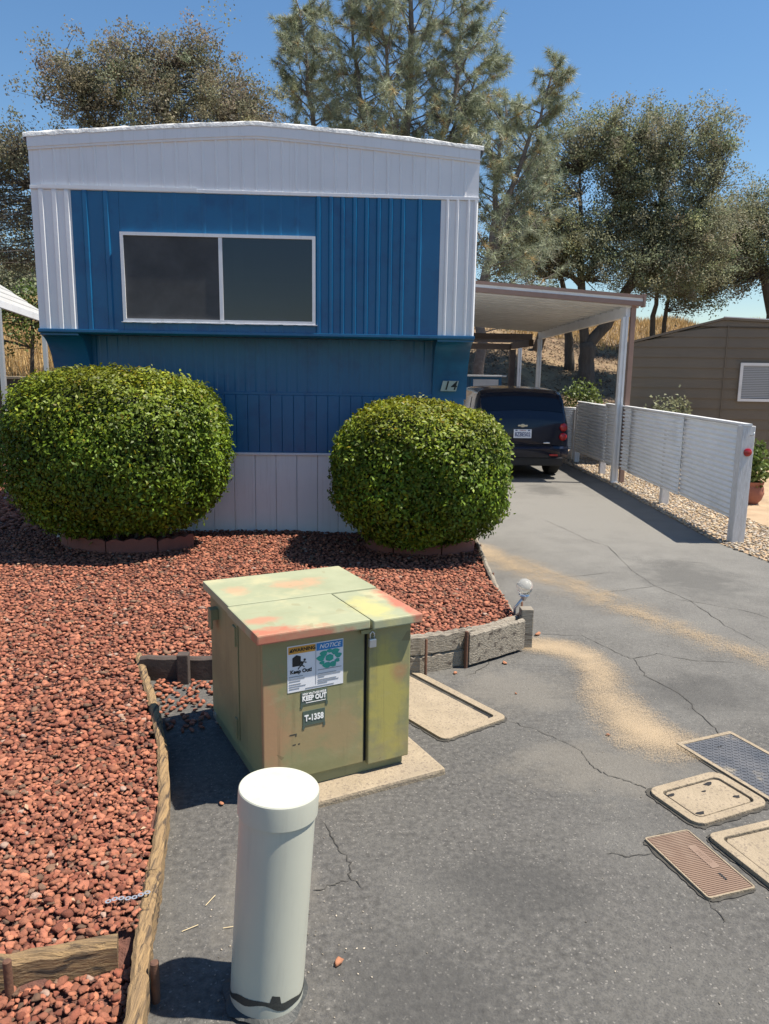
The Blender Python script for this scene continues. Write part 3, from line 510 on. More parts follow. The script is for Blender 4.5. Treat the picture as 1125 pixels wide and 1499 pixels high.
def edging(c, r, a0, a1, k, lab, grp):
    for i in range(k):
        a_, b_ = a0 + (a1 - a0) * i / k, a0 + (a1 - a0) * (i + .97) / k; n = 20; V = []
        for j in range(n + 1):
            t = a_ + (b_ - a_) * j / n; zt = .115 + .022 * abs(math.sin(math.pi * 3 * j / n)) + random.gauss(0, .001)
            for rr, z in ((r, -.01), (r, zt), (r - .04, zt), (r - .04, -.01)): V.append((rr * math.cos(t), rr * math.sin(t) * .8, z))
        F = [(4 * j + q, 4 * j + (q + 1) % 4, 4 * j + 4 + (q + 1) % 4, 4 * j + 4 + q) for j in range(n) for q in range(4)] + [(0, 1, 2, 3), (4 * n + 3, 4 * n + 2, 4 * n + 1, 4 * n)]
        o = MB().add(V, F).build('edging_block', 'brick', smooth=30); o.location = (c[0], c[1], .06); o.rotation_euler = (R(random.uniform(-2, 2)), R(random.uniform(-2, 2)), 0); tag(o, lab[i], 'edging block', grp)
edging((-1.98, 6.98), .62, R(180), R(345), 4, ['leftmost scalloped red edging block under the left shrub', 'second scalloped red edging block from the left under the left shrub', 'third scalloped red edging block from the left under the left shrub', 'rightmost scalloped red edging block under the left shrub'], 'scalloped edging round the left shrub')
edging((.70, 6.83), .52, R(190), R(335), 3, ['leftmost shaded red edging block under the right shrub', 'middle shaded red edging block under the right shrub', 'rightmost shaded red edging block under the right shrub nearest the driveway'], 'edging round the right shrub')
tag(MB().box(-.04, .04, -.03, .03, 0, .12).prism([(-.055, .12), (.055, .12), (.02, .16), (-.02, .16)], -.035, .035, 'y').build('garden_light', 'metalwhite', bevel=.004), 'small white garden fixture at the left end of the left edging', 'garden light').location = (-2.66, 7.1, .07)

# ------------------------------------------------------------------ green electrical cabinet on its pad
RZ = math.atan2(.258, .564); cab = empty('transformer_cabinet', (-.308, 2.694, .03), 'green pad-mounted electrical cabinet with rusty faded lid and warning stickers', 'cabinet', rz=RZ)
CW, CD, CH = .625, .74, .635; SP = .43
pad = MB().box(-.01, .72, -.17, .80, -.03, .028).build('concrete_pad', 'concrete', bevel=.012); pad.location = (-.308, 2.694, 0); pad.rotation_euler = (0, 0, RZ); tag(pad, 'rough tan concrete pad under the green cabinet', 'pad')
# trim the pad so it only shows in front and to the right
pad.data.transform(Matrix.Translation((.035, .055, 0)))
MB().box(.012, CW - .012, .012, CD - .01, .0, .06).build('plinth', 'cabinetside', cab)
MB().box(.0, CW - .004, .02, CD, .055, CH).build('body', 'cabinetside', cab, bevel=.004)
MB().box(.0, SP - .006, -.004, .0195, .05, CH - .004).build('front_door', 'cabinet', cab, bevel=.004)
MB().box(SP + .008, CW + .003, -.016, .0195, .04, CH - .006).build('front_door', 'cabinet', cab, bevel=.005)
MB().box(SP - .006, SP + .0078, .006, .018, .05, CH).build('door_gap', 'dark', cab)
ld = MB().box(-.032, SP - .002, -.046, .345, CH, CH + .038).build('lid', 'lid', cab, bevel=.006); tag(ld, 'front left lid, faded with a red oxide corner')
ld = MB().box(SP + .006, CW + .034, -.056, .347, CH - .004, CH + .034).build('lid', 'lid', cab, bevel=.006); tag(ld, 'front right lid, yellowed with a red outer edge')
ld = MB().box(-.026, CW + .030, .352, CD + .03, CH + .001, CH + .0385).build('lid', 'lid', cab, bevel=.006); tag(ld, 'pale rear lid')
# red oxide wear fields on lids (own shape)
MB().box(-.0045, -.0005, .30, .345, .10, CH - .03).build('side_seam', 'cabinetside', cab, bevel=.001)
MB().box(-.012, .0, .315, .36, CH - .13, CH - .045).build('side_hinge', 'cabinetside', cab, bevel=.003)
MB().box(-.012, .0, .315, .345, .10, .19).build('side_hinge', 'cabinetside', cab, bevel=.003)
MB().box(-.035, .0, .60, .65, CH - .10, CH - .05).box(-.035, -.025, .60, .65, CH - .14, CH - .10).build('lifting_lug', 'cabinetside', cab, bevel=.003)
pk = MB().box(SP + .002, SP + .032, -.034, -.017, CH - .085, CH - .05).build('padlock', 'zinc', cab, bevel=.003)
MB().tube([(SP + .008, -.025, CH - .05), (SP + .008, -.025, CH - .03), (SP + .017, -.025, CH - .02), (SP + .026, -.025, CH - .03), (SP + .026, -.025, CH - .05)], .003, 8).build('shackle', 'zinc', pk, smooth='all')
MB().prism([(SP - .03, -.012), (SP + .04, -.012), (SP + .04, -.022), (SP - .03, -.022)], CH - .028, CH - .012).build('hasp', 'cabinetside', cab)
def FM(x, z, y=-.0062): return Matrix.Translation((x, y, z)) @ Matrix.Rotation(R(90), 4, 'X')
def strip(par, x0, x1, z0, z1, m, name, y=-.0062, d=.0006): return MB().box(x0, x1, y - d, y, z0, z1).build(name, m, par)
stk = MB().box(.098, .330, -.0056, -.0042, .412, .598).build('warning_sticker', 'sticker', cab)
strip(stk, .102, .211, .566, .594, 'orange', 'orange_band'); strip(stk, .217, .327, .564, .594, 'noticeblue', 'blue_band'); strip(stk, .2132, .2145, .43, .594, 'greyink', 'divider')
text('WARNING', .0195, 'black', stk, FM(.165, .580, -.0072), bold=.0006); text('NOTICE', .024, 'paper', stk, FM(.272, .579, -.0072), shear=.3)
MB().prism([(.105, .573), (.121, .573), (.113, .588)], -.0074, -.0068, 'y').build('alert_triangle', 'black', stk)
text('Keep Out!', .0205, 'black', stk, FM(.153, .493), bold=.0008)
# pictogram: open cabinet and a running figure
MB().prism([(.118, .515), (.118, .55), (.135, .56), (.152, .553), (.152, .515)], -.0068, -.0062, 'y').prism([(.153, .535), (.160, .528), (.160, .515), (.153, .515)], -.0068, -.0062, 'y').build('pictogram', 'black', stk)
fg = MB().prism([(.168 + .005 * math.cos(t), .537 + .005 * math.sin(t)) for t in [k * math.pi / 4 for k in range(8)]], -.0068, -.0062, 'y')
for A, B in (((.164, .531), (.157, .517)), ((.164, .529), (.175, .525)), ((.163, .530), (.150, .527)), ((.157, .517), (.167, .508)), ((.157, .517), (.146, .510)), ((.146, .510), (.141, .502))): fg.bar((A[0], -.0065, A[1]), (B[0], -.0065, B[1]), .004, .0008, (0, 1, 0))
fg.build('pictogram', 'black', stk)
# ring of green leaf shapes round a small box
rg = MB()
for i in range(9):
    t = i * 2 * math.pi / 9 + .2; cx, cz, rr = .272 + .037 * math.cos(t), .527 + .029 * math.sin(t), .0145 + .004 * math.sin(i * 2.2)
    rg.prism([(cx + rr * math.cos(q + .4 * i) * (1 + .25 * math.sin(3 * q + i)), cz + rr * .72 * math.sin(q + .4 * i)) for q in [k * math.pi / 5 for k in range(10)]], -.0068 - .0001 * i, -.0062, 'y')
rg.build('pictogram', 'teal', stk); MB().prism([(.255, .520), (.255, .537), (.272, .543), (.287, .536), (.287, .520), (.272, .514)], -.0078, -.0074, 'y').build('pictogram', 'teal', stk)
for z, x0, x1 in ((.473, .104, .16), (.464, .104, .168), (.455, .104, .15), (.443, .104, .152), (.434, .104, .172), (.425, .104, .146), (.484, .222, .322), (.468, .222, .30), (.462, .222, .318), (.455, .222, .25), (.444, .222, .30), (.437, .222, .31), (.430, .222, .262), (.419, .17, .29)): strip(stk, x0, x1, z, z + .0026, 'greyink', 'fine_print')
def plate(x0, x1, z0, z1, lines):
    p = MB().box(x0, x1, -.0062, -.0042, z0, z1).build('stencil_plate', 'stencil', cab)
    for s, sz, z in lines: text(s, sz, 'paper', p, FM((x0 + x1) / 2, z, -.0072) @ Matrix.Scale(.8, 4, (1, 0, 0)), bold=.0012 if sz > .02 else .0003)
    for xx in (x0 - .002, x1 - .007): MB().box(xx, xx + .009, -.0061, -.0043, z0 - .014, z0).build('paint_drip', 'stencil', p)
plate(.152, .262, .352, .405, [('HIGH VOLTAGE INSIDE', .0118, .395), ('KEEP OUT', .0275, .377)]); strip(cab, .172, .255, .358, .3605, 'paper', 'stencil_line', -.0064)
plate(.160, .252, .265, .325, [('T-1358', .034, .294)])
for (x, z, w_) in ((.105, .235, .03), (.128, .228, .006), (.118, .192, .012), (.14, .192, .008)): strip(cab, x, x + w_, z, z + .004, 'tar', 'paint_scuff', -.0042)

# ------------------------------------------------------------------ pale pipe bollard
bo = empty('pipe_bollard', (-.205, 1.785, 0), 'pale grey-green capped plastic pipe standing in the foreground asphalt', 'bollard'); bo.rotation_euler = (R(-1.2), R(3.7), 0)
MB().lathe([(.0975, -.05), (.0975, .55)], 64).build('pipe', 'pipe', bo, smooth=40)
MB().lathe([(.0985, .535), (.1035, .537), (.104, .59), (.1033, .5985), (.1012, .6015), (.05, .6025), (.001, .603)], 64).build('cap', 'pipe', bo, smooth=28)
mb = MB(); V = []
for i in range(289):
    t = 2 * math.pi * i / 288; zz = .036 + .012 * math.sin(3 * t + .5) + .004 * math.sin(7 * t) + random.gauss(0, .0003); hh = .018 + .006 * math.sin(5 * t) + .022 / (1 + math.exp(min(50, (abs(t - 5.02) - .13) * 130)))
    V += [(.0984 * math.cos(t), .0984 * math.sin(t), zz), (.0984 * math.cos(t), .0984 * math.sin(t), zz + hh)]
mb.add(V, [(2 * i, 2 * i + 2, 2 * i + 3, 2 * i + 1) for i in range(288)]).build('tar_smear', 'tar', bo, smooth='all')
mb = MB(); V = []
for i in range(49):
    t = 2 * math.pi * i / 48; V += [(.097 * math.cos(t), .097 * math.sin(t), .012), ((.112 + .01 * math.sin(5 * t) + random.random() * .008) * math.cos(t), (.112 + .01 * math.sin(4 * t) + random.random() * .008) * math.sin(t), .004)]
mb.add(V, [(2 * i, 2 * i + 1, 2 * i + 3, 2 * i + 2) for i in range(48)]).build('tar_collar', 'tar', bo)

# ------------------------------------------------------------------ utility covers in the asphalt
def cover(name, o, u, label, cat, group='utility covers set in the asphalt'): return empty(name, (o[0], o[1], 0), label, cat, group, math.atan2(u[1], u[0]))
def rrect(w_, d_, r, x0=0, y0=0, n=6):
    P = []
    for cx, cy, a0 in ((w_ - r, d_ - r, 0), (r, d_ - r, 90), (r, r, 180), (w_ - r, r, 270)): P += [(x0 + cx + r * math.cos(R(a0 + 90 * k / n)), y0 + cy + r * math.sin(R(a0 + 90 * k / n))) for k in range(n + 1)]
    return P
def ringmesh(outer, inner, z0, z1):
    k = len(outer); V = [(x, y, z1) for x, y in outer] + [(x, y, z1) for x, y in inner] + [(x, y, z0) for x, y in outer] + [(x, y, z0) for x, y in inner]
    F = []
    for i in range(k): j = (i + 1) % k; F += [(i, j, k + j, k + i), (i, 2 * k + i, 2 * k + j, j), (k + i, k + j, 3 * k + j, 3 * k + i)]
    return MB().add(V, F)
c = cover('utility_vault', (.455, 3.18), (.33, .22), 'sunken tan concrete vault lid between the cabinet and the retaining boards', 'vault')
ringmesh(rrect(.41, .82, .04), rrect(.33, .73, .02, .035, .045), -.03, .014).build('frame', 'concrete', c, bevel=.003)
MB().prism(rrect(.30, .715, .02, .04, .052), -.03, .008).build('lid', 'concrete', c, bevel=.004); MB().prism(rrect(.335, .735, .02, .032, .042), -.03, -.012).build('gap_floor', 'dark', c)
MB().prism(rrect(.03, .13, .008, .337, .055), -.012, .004).build('broken_notch', 'dark', c)
c = cover('diamond_plate_cover', (1.722, 2.55), (.94, .34), 'steel diamond plate cover with pale frame at the right edge', 'cover')
ringmesh(rrect(.33, .62, .01), rrect(.29, .58, .006, .02, .02), -.02, .012).build('frame', 'concrete', c, bevel=.002)
pp = MB().box(.022, .308, .022, .598, -.02, .009).build('plate', 'steelplate', c); mb = MB()
for i in range(15):
    for j in range(30):
        x, y = .032 + i * .0190, .034 + j * .0190; an = R(45 if (i + j) % 2 else -45); dx, dy = .0075 * math.cos(an), .0075 * math.sin(an)
        mb.bar((x - dx, y - dy, .0098), (x + dx, y + dy, .0098), .0042, .0026)
tag(mb.build('tread_pattern', 'steelplate', pp), kind='stuff'); MB().box(.15, .175, .52, .53, .009, .0100).build('lift_slot', 'black', pp)
c = cover('concrete_vault_box', (1.315, 2.492), (.345, .135), 'worn tan concrete box with round corners and broken lid corners', 'vault')
c_h = .272; ringmesh(rrect(.385, c_h, .05), rrect(.305, c_h - .075, .025, .04, .036), -.03, .016).build('frame', 'concrete', c, bevel=.004)
MB().prism(rrect(.288, c_h - .09, .025, .049, .044), -.03, .012).build('lid', 'concrete', c, bevel=.004); MB().prism(rrect(.307, c_h - .073, .025, .039, .035), -.03, -.006).build('gap_floor', 'dark', c)
for x, y, s in ((.065, .20, .017), (.075, .06, .018), (.27, .205, .020), (.30, .09, .014), (.21, .17, .010)): MB().prism([(x + s * (1 + .35 * math.sin(3 * t)) * math.cos(t), y + s * .62 * (1 + .3 * math.cos(2 * t + x * 90)) * math.sin(t)) for t in [k * math.pi / 6 for k in range(12)]], .0122, .0135).build('chipped_hole', 'dark', c)
c = cover('ribbed_meter_lid', (1.168, 2.105), (.165, .034), 'brown ribbed plastic meter lid set in the asphalt', 'cover')
c.rotation_euler[2] = R(14.5)
ringmesh(rrect(.19, .335, .012), rrect(.178, .323, .008, .006, .006), -.02, .012).build('frame', 'concrete', c, bevel=.0015)
pp = MB().box(.0065, .1835, .0065, .3285, -.02, .009).build('lid', 'brownlid', c); mb = MB()
for i in range(38): mb.box(.010, .180, .011 + i * .0084, .0148 + i * .0084, .009, .0118)
tag(mb.build('rib_pattern', 'brownlid', pp), kind='stuff'); MB().box(.118, .126, .06, .095, .009, .0124).build('lift_slot', 'black', pp); MB().box(.118, .150, .12, .245, .0118, .0126).build('raised_panel', 'brownlid', pp, bevel=.0004); text('METER', .024, 'brownlid', pp, Matrix.Translation((.134, .18, .0128)) @ Matrix.Rotation(R(-90), 4, 'Z'), 'raised_letters', depth=.0006)
c = cover('concrete_meter_box', (1.43, 2.05), (.29, .085), 'larger tan concrete meter box cut off by the right edge', 'vault')
ringmesh(rrect(.47, .40, .03), rrect(.40, .33, .02, .035, .035), -.03, .02).build('frame', 'concrete', c, bevel=.004); MB().prism(rrect(.385, .315, .02, .042, .042), -.03, .015).build('lid', 'concrete', c, bevel=.004); MB().prism(rrect(.402, .332, .02, .034, .034), -.03, -.004).build('gap_floor', 'dark', c); MB().prism(rrect(.15, .10, .02, .10, .1), .0152, .019).build('reader_cap', 'concrete', c, bevel=.002)

for ob, w_, d_ in (('utility_vault', .41, .82), ('diamond_plate_cover', .33, .62), ('concrete_vault_box', .385, c_h), ('ribbed_meter_lid', .19, .335), ('concrete_meter_box', .47, .40)):
    P = rrect(w_ + .024, d_ + .024, .045, -.012, -.012, 8); P2 = []
    for (x0, y0), (x1, y1) in zip(P, P[1:] + P[:1]):
        m_ = max(1, int(math.hypot(x1 - x0, y1 - y0) / .02)); P2 += [(x0 + (x1 - x0) * q / m_ + random.gauss(0, .003), y0 + (y1 - y0) * q / m_ + random.gauss(0, .003)) for q in range(m_)]
    MB().add([(x, y, .0035) for x, y in P2], [tuple(range(len(P2)))]).build('dirt_joint', 'crack', bpy.data.objects[ob])
# ------------------------------------------------------------------ globe lamp on the timber corner
lp = empty('globe_path_lamp', (1.09, 4.62, .12), 'small clear globe lamp tilted over the timber corner', 'lamp')
V = MB().tube([(0, .02, -.1), (.0, .0, .06), (.045, -.015, .13)], .009, 8); V.build('stem', 'zinc', lp, smooth='all'); MB().tube([(.05, .05, -.12), (.052, .03, .09)], .007, 8).build('stake', 'rust', lp, smooth='all')
MB().lathe([(.012, -.03), (.02, -.01), (.034, .004), (.03, .012)], 20, (.052, -.015, .145)).build('socket_cup', 'zinc', lp, smooth=50)
MB().lathe([(.028, .0)] + [(.053 * math.sin(t), .050 - .053 * math.cos(t)) for t in [R(v) for v in range(34, 180, 10)]] + [(.001, .103)], 28, (.052, -.015, .155)).build('globe', 'lampglass', lp, smooth='all')
MB().bar((-.03, -.06, -.02), (.06, -.08, .05), .04, .06).bar((-.06, .02, -.05), (.05, -.05, .0), .05, .06).build('wood_chunk', 'porchwood', lp, bevel=.006)

# ------------------------------------------------------------------ carport and rear porch frame
cp = empty('carport', (4.2, 11.55, 0), 'white flat carport with brown striped fascia attached to the home', 'carport'); co = Vector((4.2, 11.55, 0))
def K(mb, name, m, parent=None, **k): mb.v = [(x - co.x, y - co.y, z) for x, y, z in mb.v]; return mb.build(name, m, parent or cp, **k)
def rz(x, y): return 2.70 + (4.42 - x) * .062 - (y - 11.55) * .022           # underside of the roof deck
V = []; ys_ = np.linspace(11.58, 16.9, 19); mb = MB()
for j in range(18):
    y0, y1 = ys_[j], ys_[j + 1]
    for (ya, yb, dz) in ((y0, y0 + .04, -.03), (y0 + .04, y1, 0)):
        P = [(1.19, ya), (4.40, ya), (4.40, yb), (1.19, yb)]; mb.add([(x, y, rz(x, y) + dz) for x, y in P] + [(x, y, rz(x, y) + .045) for x, y in P], [(0, 1, 2, 3), (7, 6, 5, 4), (0, 4, 5, 1), (1, 5, 6, 2), (2, 6, 7, 3), (3, 7, 4, 0)])
K(mb, 'roof_deck', 'ceilingwhite')
for z0, z1, d, m_, nm in ((-.005, .062, .0, 'trimbrown', 'fascia_board'), (.0625, .108, .012, 'metalwhite', 'fascia_stripe'), (.1085, .155, -.006, 'trimbrown', 'fascia_board')):
    P = [(1.19, z0 + rz(1.19, 11.55)), (4.43, z0 + rz(4.43, 11.55)), (4.43, z1 + rz(4.43, 11.55)), (1.19, z1 + rz(1.19, 11.55))]; K(MB().prism(P, 11.50 + d, 11.575, 'y'), nm, m_)
K(MB().box(4.432, 4.47, 11.49, 11.60, 2.68, 2.87), 'corner_cap', 'trimbrown', bevel=.004)
A = (4.435, 11.62, rz(4.4, 11.6) + .08); B = (4.435, 16.9, rz(4.4, 16.9) + .08); K(MB().bar(A, B, .03, .15), 'gutter', 'metalwhite', bevel=.003)
K(MB().bar((4.25, 11.60, rz(4.25, 11.6) - .085), (4.25, 16.9, rz(4.25, 16.9) - .085), .07, .165), 'side_beam', 'metalwhite', bevel=.004)
for y, x in ((11.62, 4.215), (16.75, 4.22), (18.75, 4.24)):
    p = K(MB().box(x - .045, x - .012, y - .045, y + .045, -.02, rz(x, y) - .17).box(x + .012, x + .045, y - .045, y + .045, -.02, rz(x, y) - .17).box(x - .012, x + .012, y - .03, y + .03, -.02, rz(x, y) - .17), 'post', 'metalwhite', bevel=.003)
K(MB().box(4.29, 4.36, 11.56, 11.63, .02, 2.71), 'downspout', 'trimbrown', bevel=.006)
K(MB().box(4.16, 4.27, 11.56, 11.68, -.01, .03), 'post_foot', 'metalwhite', bevel=.003)
pf = empty('porch_frame', (3.5, 18, 0), 'dark brown open wood frame at the back of the carport', 'porch frame')
for y in (17.05, 17.55, 18.05, 18.55): MB().box(-2.2, .62, y - .04 - 18, y + .04 - 18, 2.42, 2.55).build('rafter', 'porchwood', pf)
MB().box(.52, .62, -1.1, .85, 2.28, 2.4195).build('beam', 'porchwood', pf); MB().box(-2.2, .5195, .75, .85, 2.26, 2.4).build('beam', 'porchwood', pf); MB().box(.50, .64, .72, .86, -.02, 2.26).build('post', 'porchwood', pf, bevel=.006)
# blue shed behind the car
sh = empty('storage_shed', (3.25, 18.0, 0), 'low blue storage shed with white door behind the dark car', 'shed')
MB().box(-.6, .42, 0, .6, 0, 1.60).build('wall', 'blue', sh); MB().box(-.66, .52, -.06, .66, 1.60, 1.64).build('roof', 'metalwhite', sh, bevel=.006); MB().box(-.26, .34, -.02, -.001, .1, 1.54).build('door', 'white', sh); MB().box(-.32, -.262, -.03, -.001, .05, 1.58).box(.342, .40, -.03, -.001, .05, 1.58).build('door_frame', 'blue', sh)

# ------------------------------------------------------------------ dark blue car parked under the carport
car = empty('parked_car', (2.82, 12.02, 0), 'dark blue small wagon parked tail out under the carport', 'car'); NS, NP = 60, 48; car.scale = (.95, 1, 1)
st = np.array([[0, .40, .95, .765], [.04, .30, 1.03, .80], [.11, .27, 1.18, .815], [.21, .25, 1.36, .825], [.36, .25, 1.43, .83], [.9, .24, 1.455, .83], [1.7, .24, 1.455, .83], [2.3, .24, 1.40, .83], [2.65, .24, 1.2, .83], [2.95, .25, 1.0, .82], [3.5, .26, .93, .79], [3.75, .30, .82, .72], [3.85, .38, .68, .60]])
tt = np.linspace(0, 1, NS) ** 1.5; yy = tt * 3.85; bo_, tp, hw = [np.interp(yy, st[:, 0], st[:, i]) for i in (1, 2, 3)]
HV = []
for i in range(NS):
    b0, t0, h0 = bo_[i], tp[i], hw[i]; belt = min(.93, b0 + (t0 - b0) * .82)
    zc = [b0, b0, b0 + .10, b0 + .28, belt - .12, belt, belt + (t0 - belt) * .55, t0 - .05 * min(1, (t0 - b0)), t0 - .008, t0 + .012]; xc = [0, h0 * .86, h0 * .985, h0, h0 * .985, h0 * .955, h0 * .915, h0 * .87, h0 * .76, 0]
    u = np.linspace(0, 9, NP // 2 + 1); xz = np.stack([np.interp(u, range(10), xc), np.interp(u, range(10), zc)], 1)
    for _ in range(2): xz[1:-1] = .5 * xz[1:-1] + .25 * (xz[:-2] + xz[2:])
    full = [(x, z) for x, z in xz] + [(-x, z) for x, z in xz[1:-1][::-1]]; HV.append([(x, yy[i], z) for x, z in full])
HV = np.array(HV)
F = [(i * NP + k, i * NP + (k + 1) % NP, (i + 1) * NP + (k + 1) % NP, (i + 1) * NP + k) for i in range(NS - 1) for k in range(NP)] + [tuple(range(NP)), tuple(range((NS - 1) * NP, NS * NP))]
MB().add(HV.reshape(-1, 3).tolist(), F).build('body', 'carpaint', car, smooth=50)
def patch(i0, i1, k0, k1, off, m_, nm):
    G = HV[i0:i1 + 1, k0:k1 + 1]; du = np.gradient(G, axis=0); dv = np.gradient(G, axis=1); nn = unit(np.cross(dv, du)); cen = np.array([0, 1.9, .7]); sg = np.sign(((G - cen) * nn).sum(-1, keepdims=True)); sg = np.sign(sg.sum()) or 1
    Q = G + nn * sg * off; a_, b_ = Q.shape[:2]; return MB().add(Q.reshape(-1, 3).tolist(), [(i * b_ + j, i * b_ + j + 1, (i + 1) * b_ + j + 1, (i + 1) * b_ + j) for i in range(a_ - 1) for j in range(b_ - 1)]).build(nm, m_, car, smooth='all')
i_a = int(np.searchsorted(yy, .045)); i_b = int(np.searchsorted(yy, .22)); rw = patch(i_a, i_b, 19, 29, .006, 'carglass', 'rear_window')
patch(int(np.searchsorted(yy, .75)), int(np.searchsorted(yy, 2.2)), 14, 17, .006, 'carglass', 'side_window'); patch(int(np.searchsorted(yy, .75)), int(np.searchsorted(yy, 2.2)), 31, 34, .006, 'carglass', 'side_window')
MB().bar((.12, .028, 1.0), (.48, .10, 1.055), .015, .012).build('wiper', 'carblack', rw)
bp = MB(); V = []
for i in range(25):
    x = -.815 + 1.63 * i / 24; yb = -.10 + .16 * abs(x / .815) ** 5
    for dy, z in ((0, .36), (-.012, .42), (-.012, .50), (.02, .535), (.20, .54), (.20, .34)): V.append((x, yb + dy, z))
bp.add(V, [(6 * i + k, 6 * i + (k + 1) % 6, 6 * i + 6 + (k + 1) % 6, 6 * i + 6 + k) for i in range(24) for k in range(6)] + [tuple(range(6)), tuple(range(144, 150))]).build('bumper', 'carpaint', car, smooth=35)
MB().box(-.70, .70, -.07, .2, .22, .36).build('lower_valance', 'carblack', car, bevel=.02); MB().box(-.5, .5, -.045, .03, .5415, .548).build('bumper_step', 'carblack', car)
for s in (-1, 1):
    for z in (.835, .685): 
        q = MB().lathe([(.001, -.035), (.035, -.032), (.058, -.018), (.066, 0), (.066, .06)], 24, (s * .70, .0, z), 'y').build('tail_light', 'redplastic', car, smooth=50)
    MB().box(s * .52 - .07, s * .52 + .07, -.116, -.10, .385, .415).build('reflector', 'redplastic', car, bevel=.003)
MB().box(-.155, .155, -.012, .0, .655, .81).build('plate_recess', 'carblack', car)
lpz = MB().box(-.152, .152, -.022, -.0125, .66, .80).build('license_plate', 'plate', car, bevel=.003)
PM = lambda x, z: Matrix.Translation((x, -.0235, z)) @ Matrix.Rotation(R(90), 4, 'X')
text('8ZBE502', .092, 'plateblue', lpz, PM(0, .716) @ Matrix.Scale(.78, 4, (1, 0, 0)), bold=.002); text('California', .028, 'redplastic', lpz, PM(0, .783))
MB().box(-.125, -.09, -.0235, -.0222, .775, .792).box(.09, .125, -.0235, -.0222, .775, .792).build('registration_tag', 'plateblue', lpz)
MB().prism([(-.085, .845), (-.03, .845), (-.022, .832), (.022, .832), (.03, .845), (.078, .845), (.085, .872), (.03, .872), (.022, .885), (-.022, .885), (-.03, .872), (-.078, .872)], -.02, .0, 'y').build('emblem', 'gold', car, bevel=.004)
MB().box(.36, .47, -.03, .02, .575, .595).box(.40, .46, -.035, .02, .59, .60).build('badge', 'chrome', car, bevel=.004)
for s in (-1, 1):
    for y in (.68, 3.05):
        wh = MB().lathe([(.19, -.095), (.285, -.10), (.305, -.08), (.31, 0), (.305, .08), (.285, .10), (.19, .095)], 36, (s * .70, y, .31), 'x').build('wheel', 'rubber', car, smooth=40)
        MB().lathe([(.01, 0), (.12, .008), (.185, -.01), (.19, -.05)] if s > 0 else [(.19, .05), (.185, .01), (.12, -.008), (.01, 0)], 24, (s * .79, y, .31), 'x').build('rim', 'chrome', wh, smooth=40)

# ------------------------------------------------------------------ white corrugated fence
fn = empty('corrugated_fence', (3.95, 7.3, 0), 'white corrugated metal fence on wood posts along the driveway', 'fence'); fo = Vector((3.95, 7.3, 0))
def fx(y): return float(np.interp(y, [7.3, 9, 11.3, 12.6, 14.4], [3.95, 4.10, 4.275, 4.34, 4.41]))
def corr(ya, yb, z0, zt, pitch=.056, amp=.0135, mz='fencewhite', off=0, dz=0):
    n = int((zt - z0) / pitch * 10); V = []; nl = 8
    for j in range(nl + 1):
        y = ya + (yb - ya) * j / nl
        for i in range(n + 1):
            z = z0 + (zt - z0) * i / n; V.append((fx(y) + off + amp * math.sin(2 * math.pi * (z - z0) / pitch) - fo.x + .002 * math.sin(3 * y), y - fo.y, z + dz * j / nl))
    F = [(j * (n + 1) + i, j * (n + 1) + i + 1, (j + 1) * (n + 1) + i + 1, (j + 1) * (n + 1) + i) for j in range(nl) for i in range(n)]
    o = MB().add(V, F).build('corrugated_sheet', mz, fn, smooth='all'); md = o.modifiers.new('thickness', 'SOLIDIFY'); md.thickness = .002; return o
for ya, yb, off, z0 in ((7.41, 9.06, 0, .235), (9.02, 11.2, -.012, .225), (11.15, 12.5, 0, .23), (12.45, 13.5, -.012, .225), (13.45, 14.35, 0, .23)): corr(ya, yb, z0, 1.185, off=off)
for y, h, s in ((7.36, 1.19, .13), (9.66, 1.0, .10), (12.7, 1.0, .10), (14.4, 1.1, .10)):
    x = fx(y) + (.02 if y < 8 else .045); MB().box(x - s / 2 - fo.x, x + s / 2 - fo.x, y - s * .42 - fo.y, y + s * .42 - fo.y, -.03, h).build('post', 'postwhite', fn, bevel=.006)
MB().add([v for y in (7.30, 9.1, 11.2, 12.55) for v in [(fx(y) - .03 - fo.x, y - fo.y, 1.19), (fx(y) + .05 - fo.x, y - fo.y, 1.19), (fx(y) + .05 - fo.x, y - fo.y, 1.212), (fx(y) - .03 - fo.x, y - fo.y, 1.212)]], [(4 * i + k, 4 * i + (k + 1) % 4, 4 * i + 4 + (k + 1) % 4, 4 * i + 4 + k) for i in range(3) for k in range(4)] + [(0, 1, 2, 3), (15, 14, 13, 12)]).build('top_rail', 'metalwhite', fn)
for ya, yb in ((9.02, 9.055), (11.17, 11.2), (12.46, 12.49)): MB().box(fx(ya) - .018 - fo.x, fx(ya) - .013 - fo.x, ya - fo.y, yb - fo.y, .235, 1.18).build('seam_cover', 'fencewhite', fn)
MB().lathe([(.04, 0), (.04, -.012), (.03, -.018), (.001, -.02)], 24, (.028, 7.304 - fo.y, .93), 'y').build('reflector', 'redplastic', fn, smooth=40)
MB().tube([(.04, .0, 1.10), (.055, -.03, 1.10), (.06, -.03, 1.13)], .006, 6).build('hook', 'zinc', fn, smooth='all')
ff = empty('low_corrugated_fence', (4.3, 15.0, 0), 'lower end run of grey corrugated fence behind the parked car', 'fence')
V = []; 
for j in range(2):
    for i in range(121): V.append((-.12 + .36 * j, .2 - .35 * j + .008 * math.sin(2 * math.pi * i / 6), .20 + .84 * i / 120))
MB().add(V, [(i, i + 1, 122 + i, 121 + i) for i in range(120)]).build('corrugated_sheet', 'fencewhite', ff, smooth='all').modifiers.new('thickness', 'SOLIDIFY').thickness = .002
MB().box(.20, .28, -.19, -.11, -.02, 1.0).build('post', 'postwhite', ff)

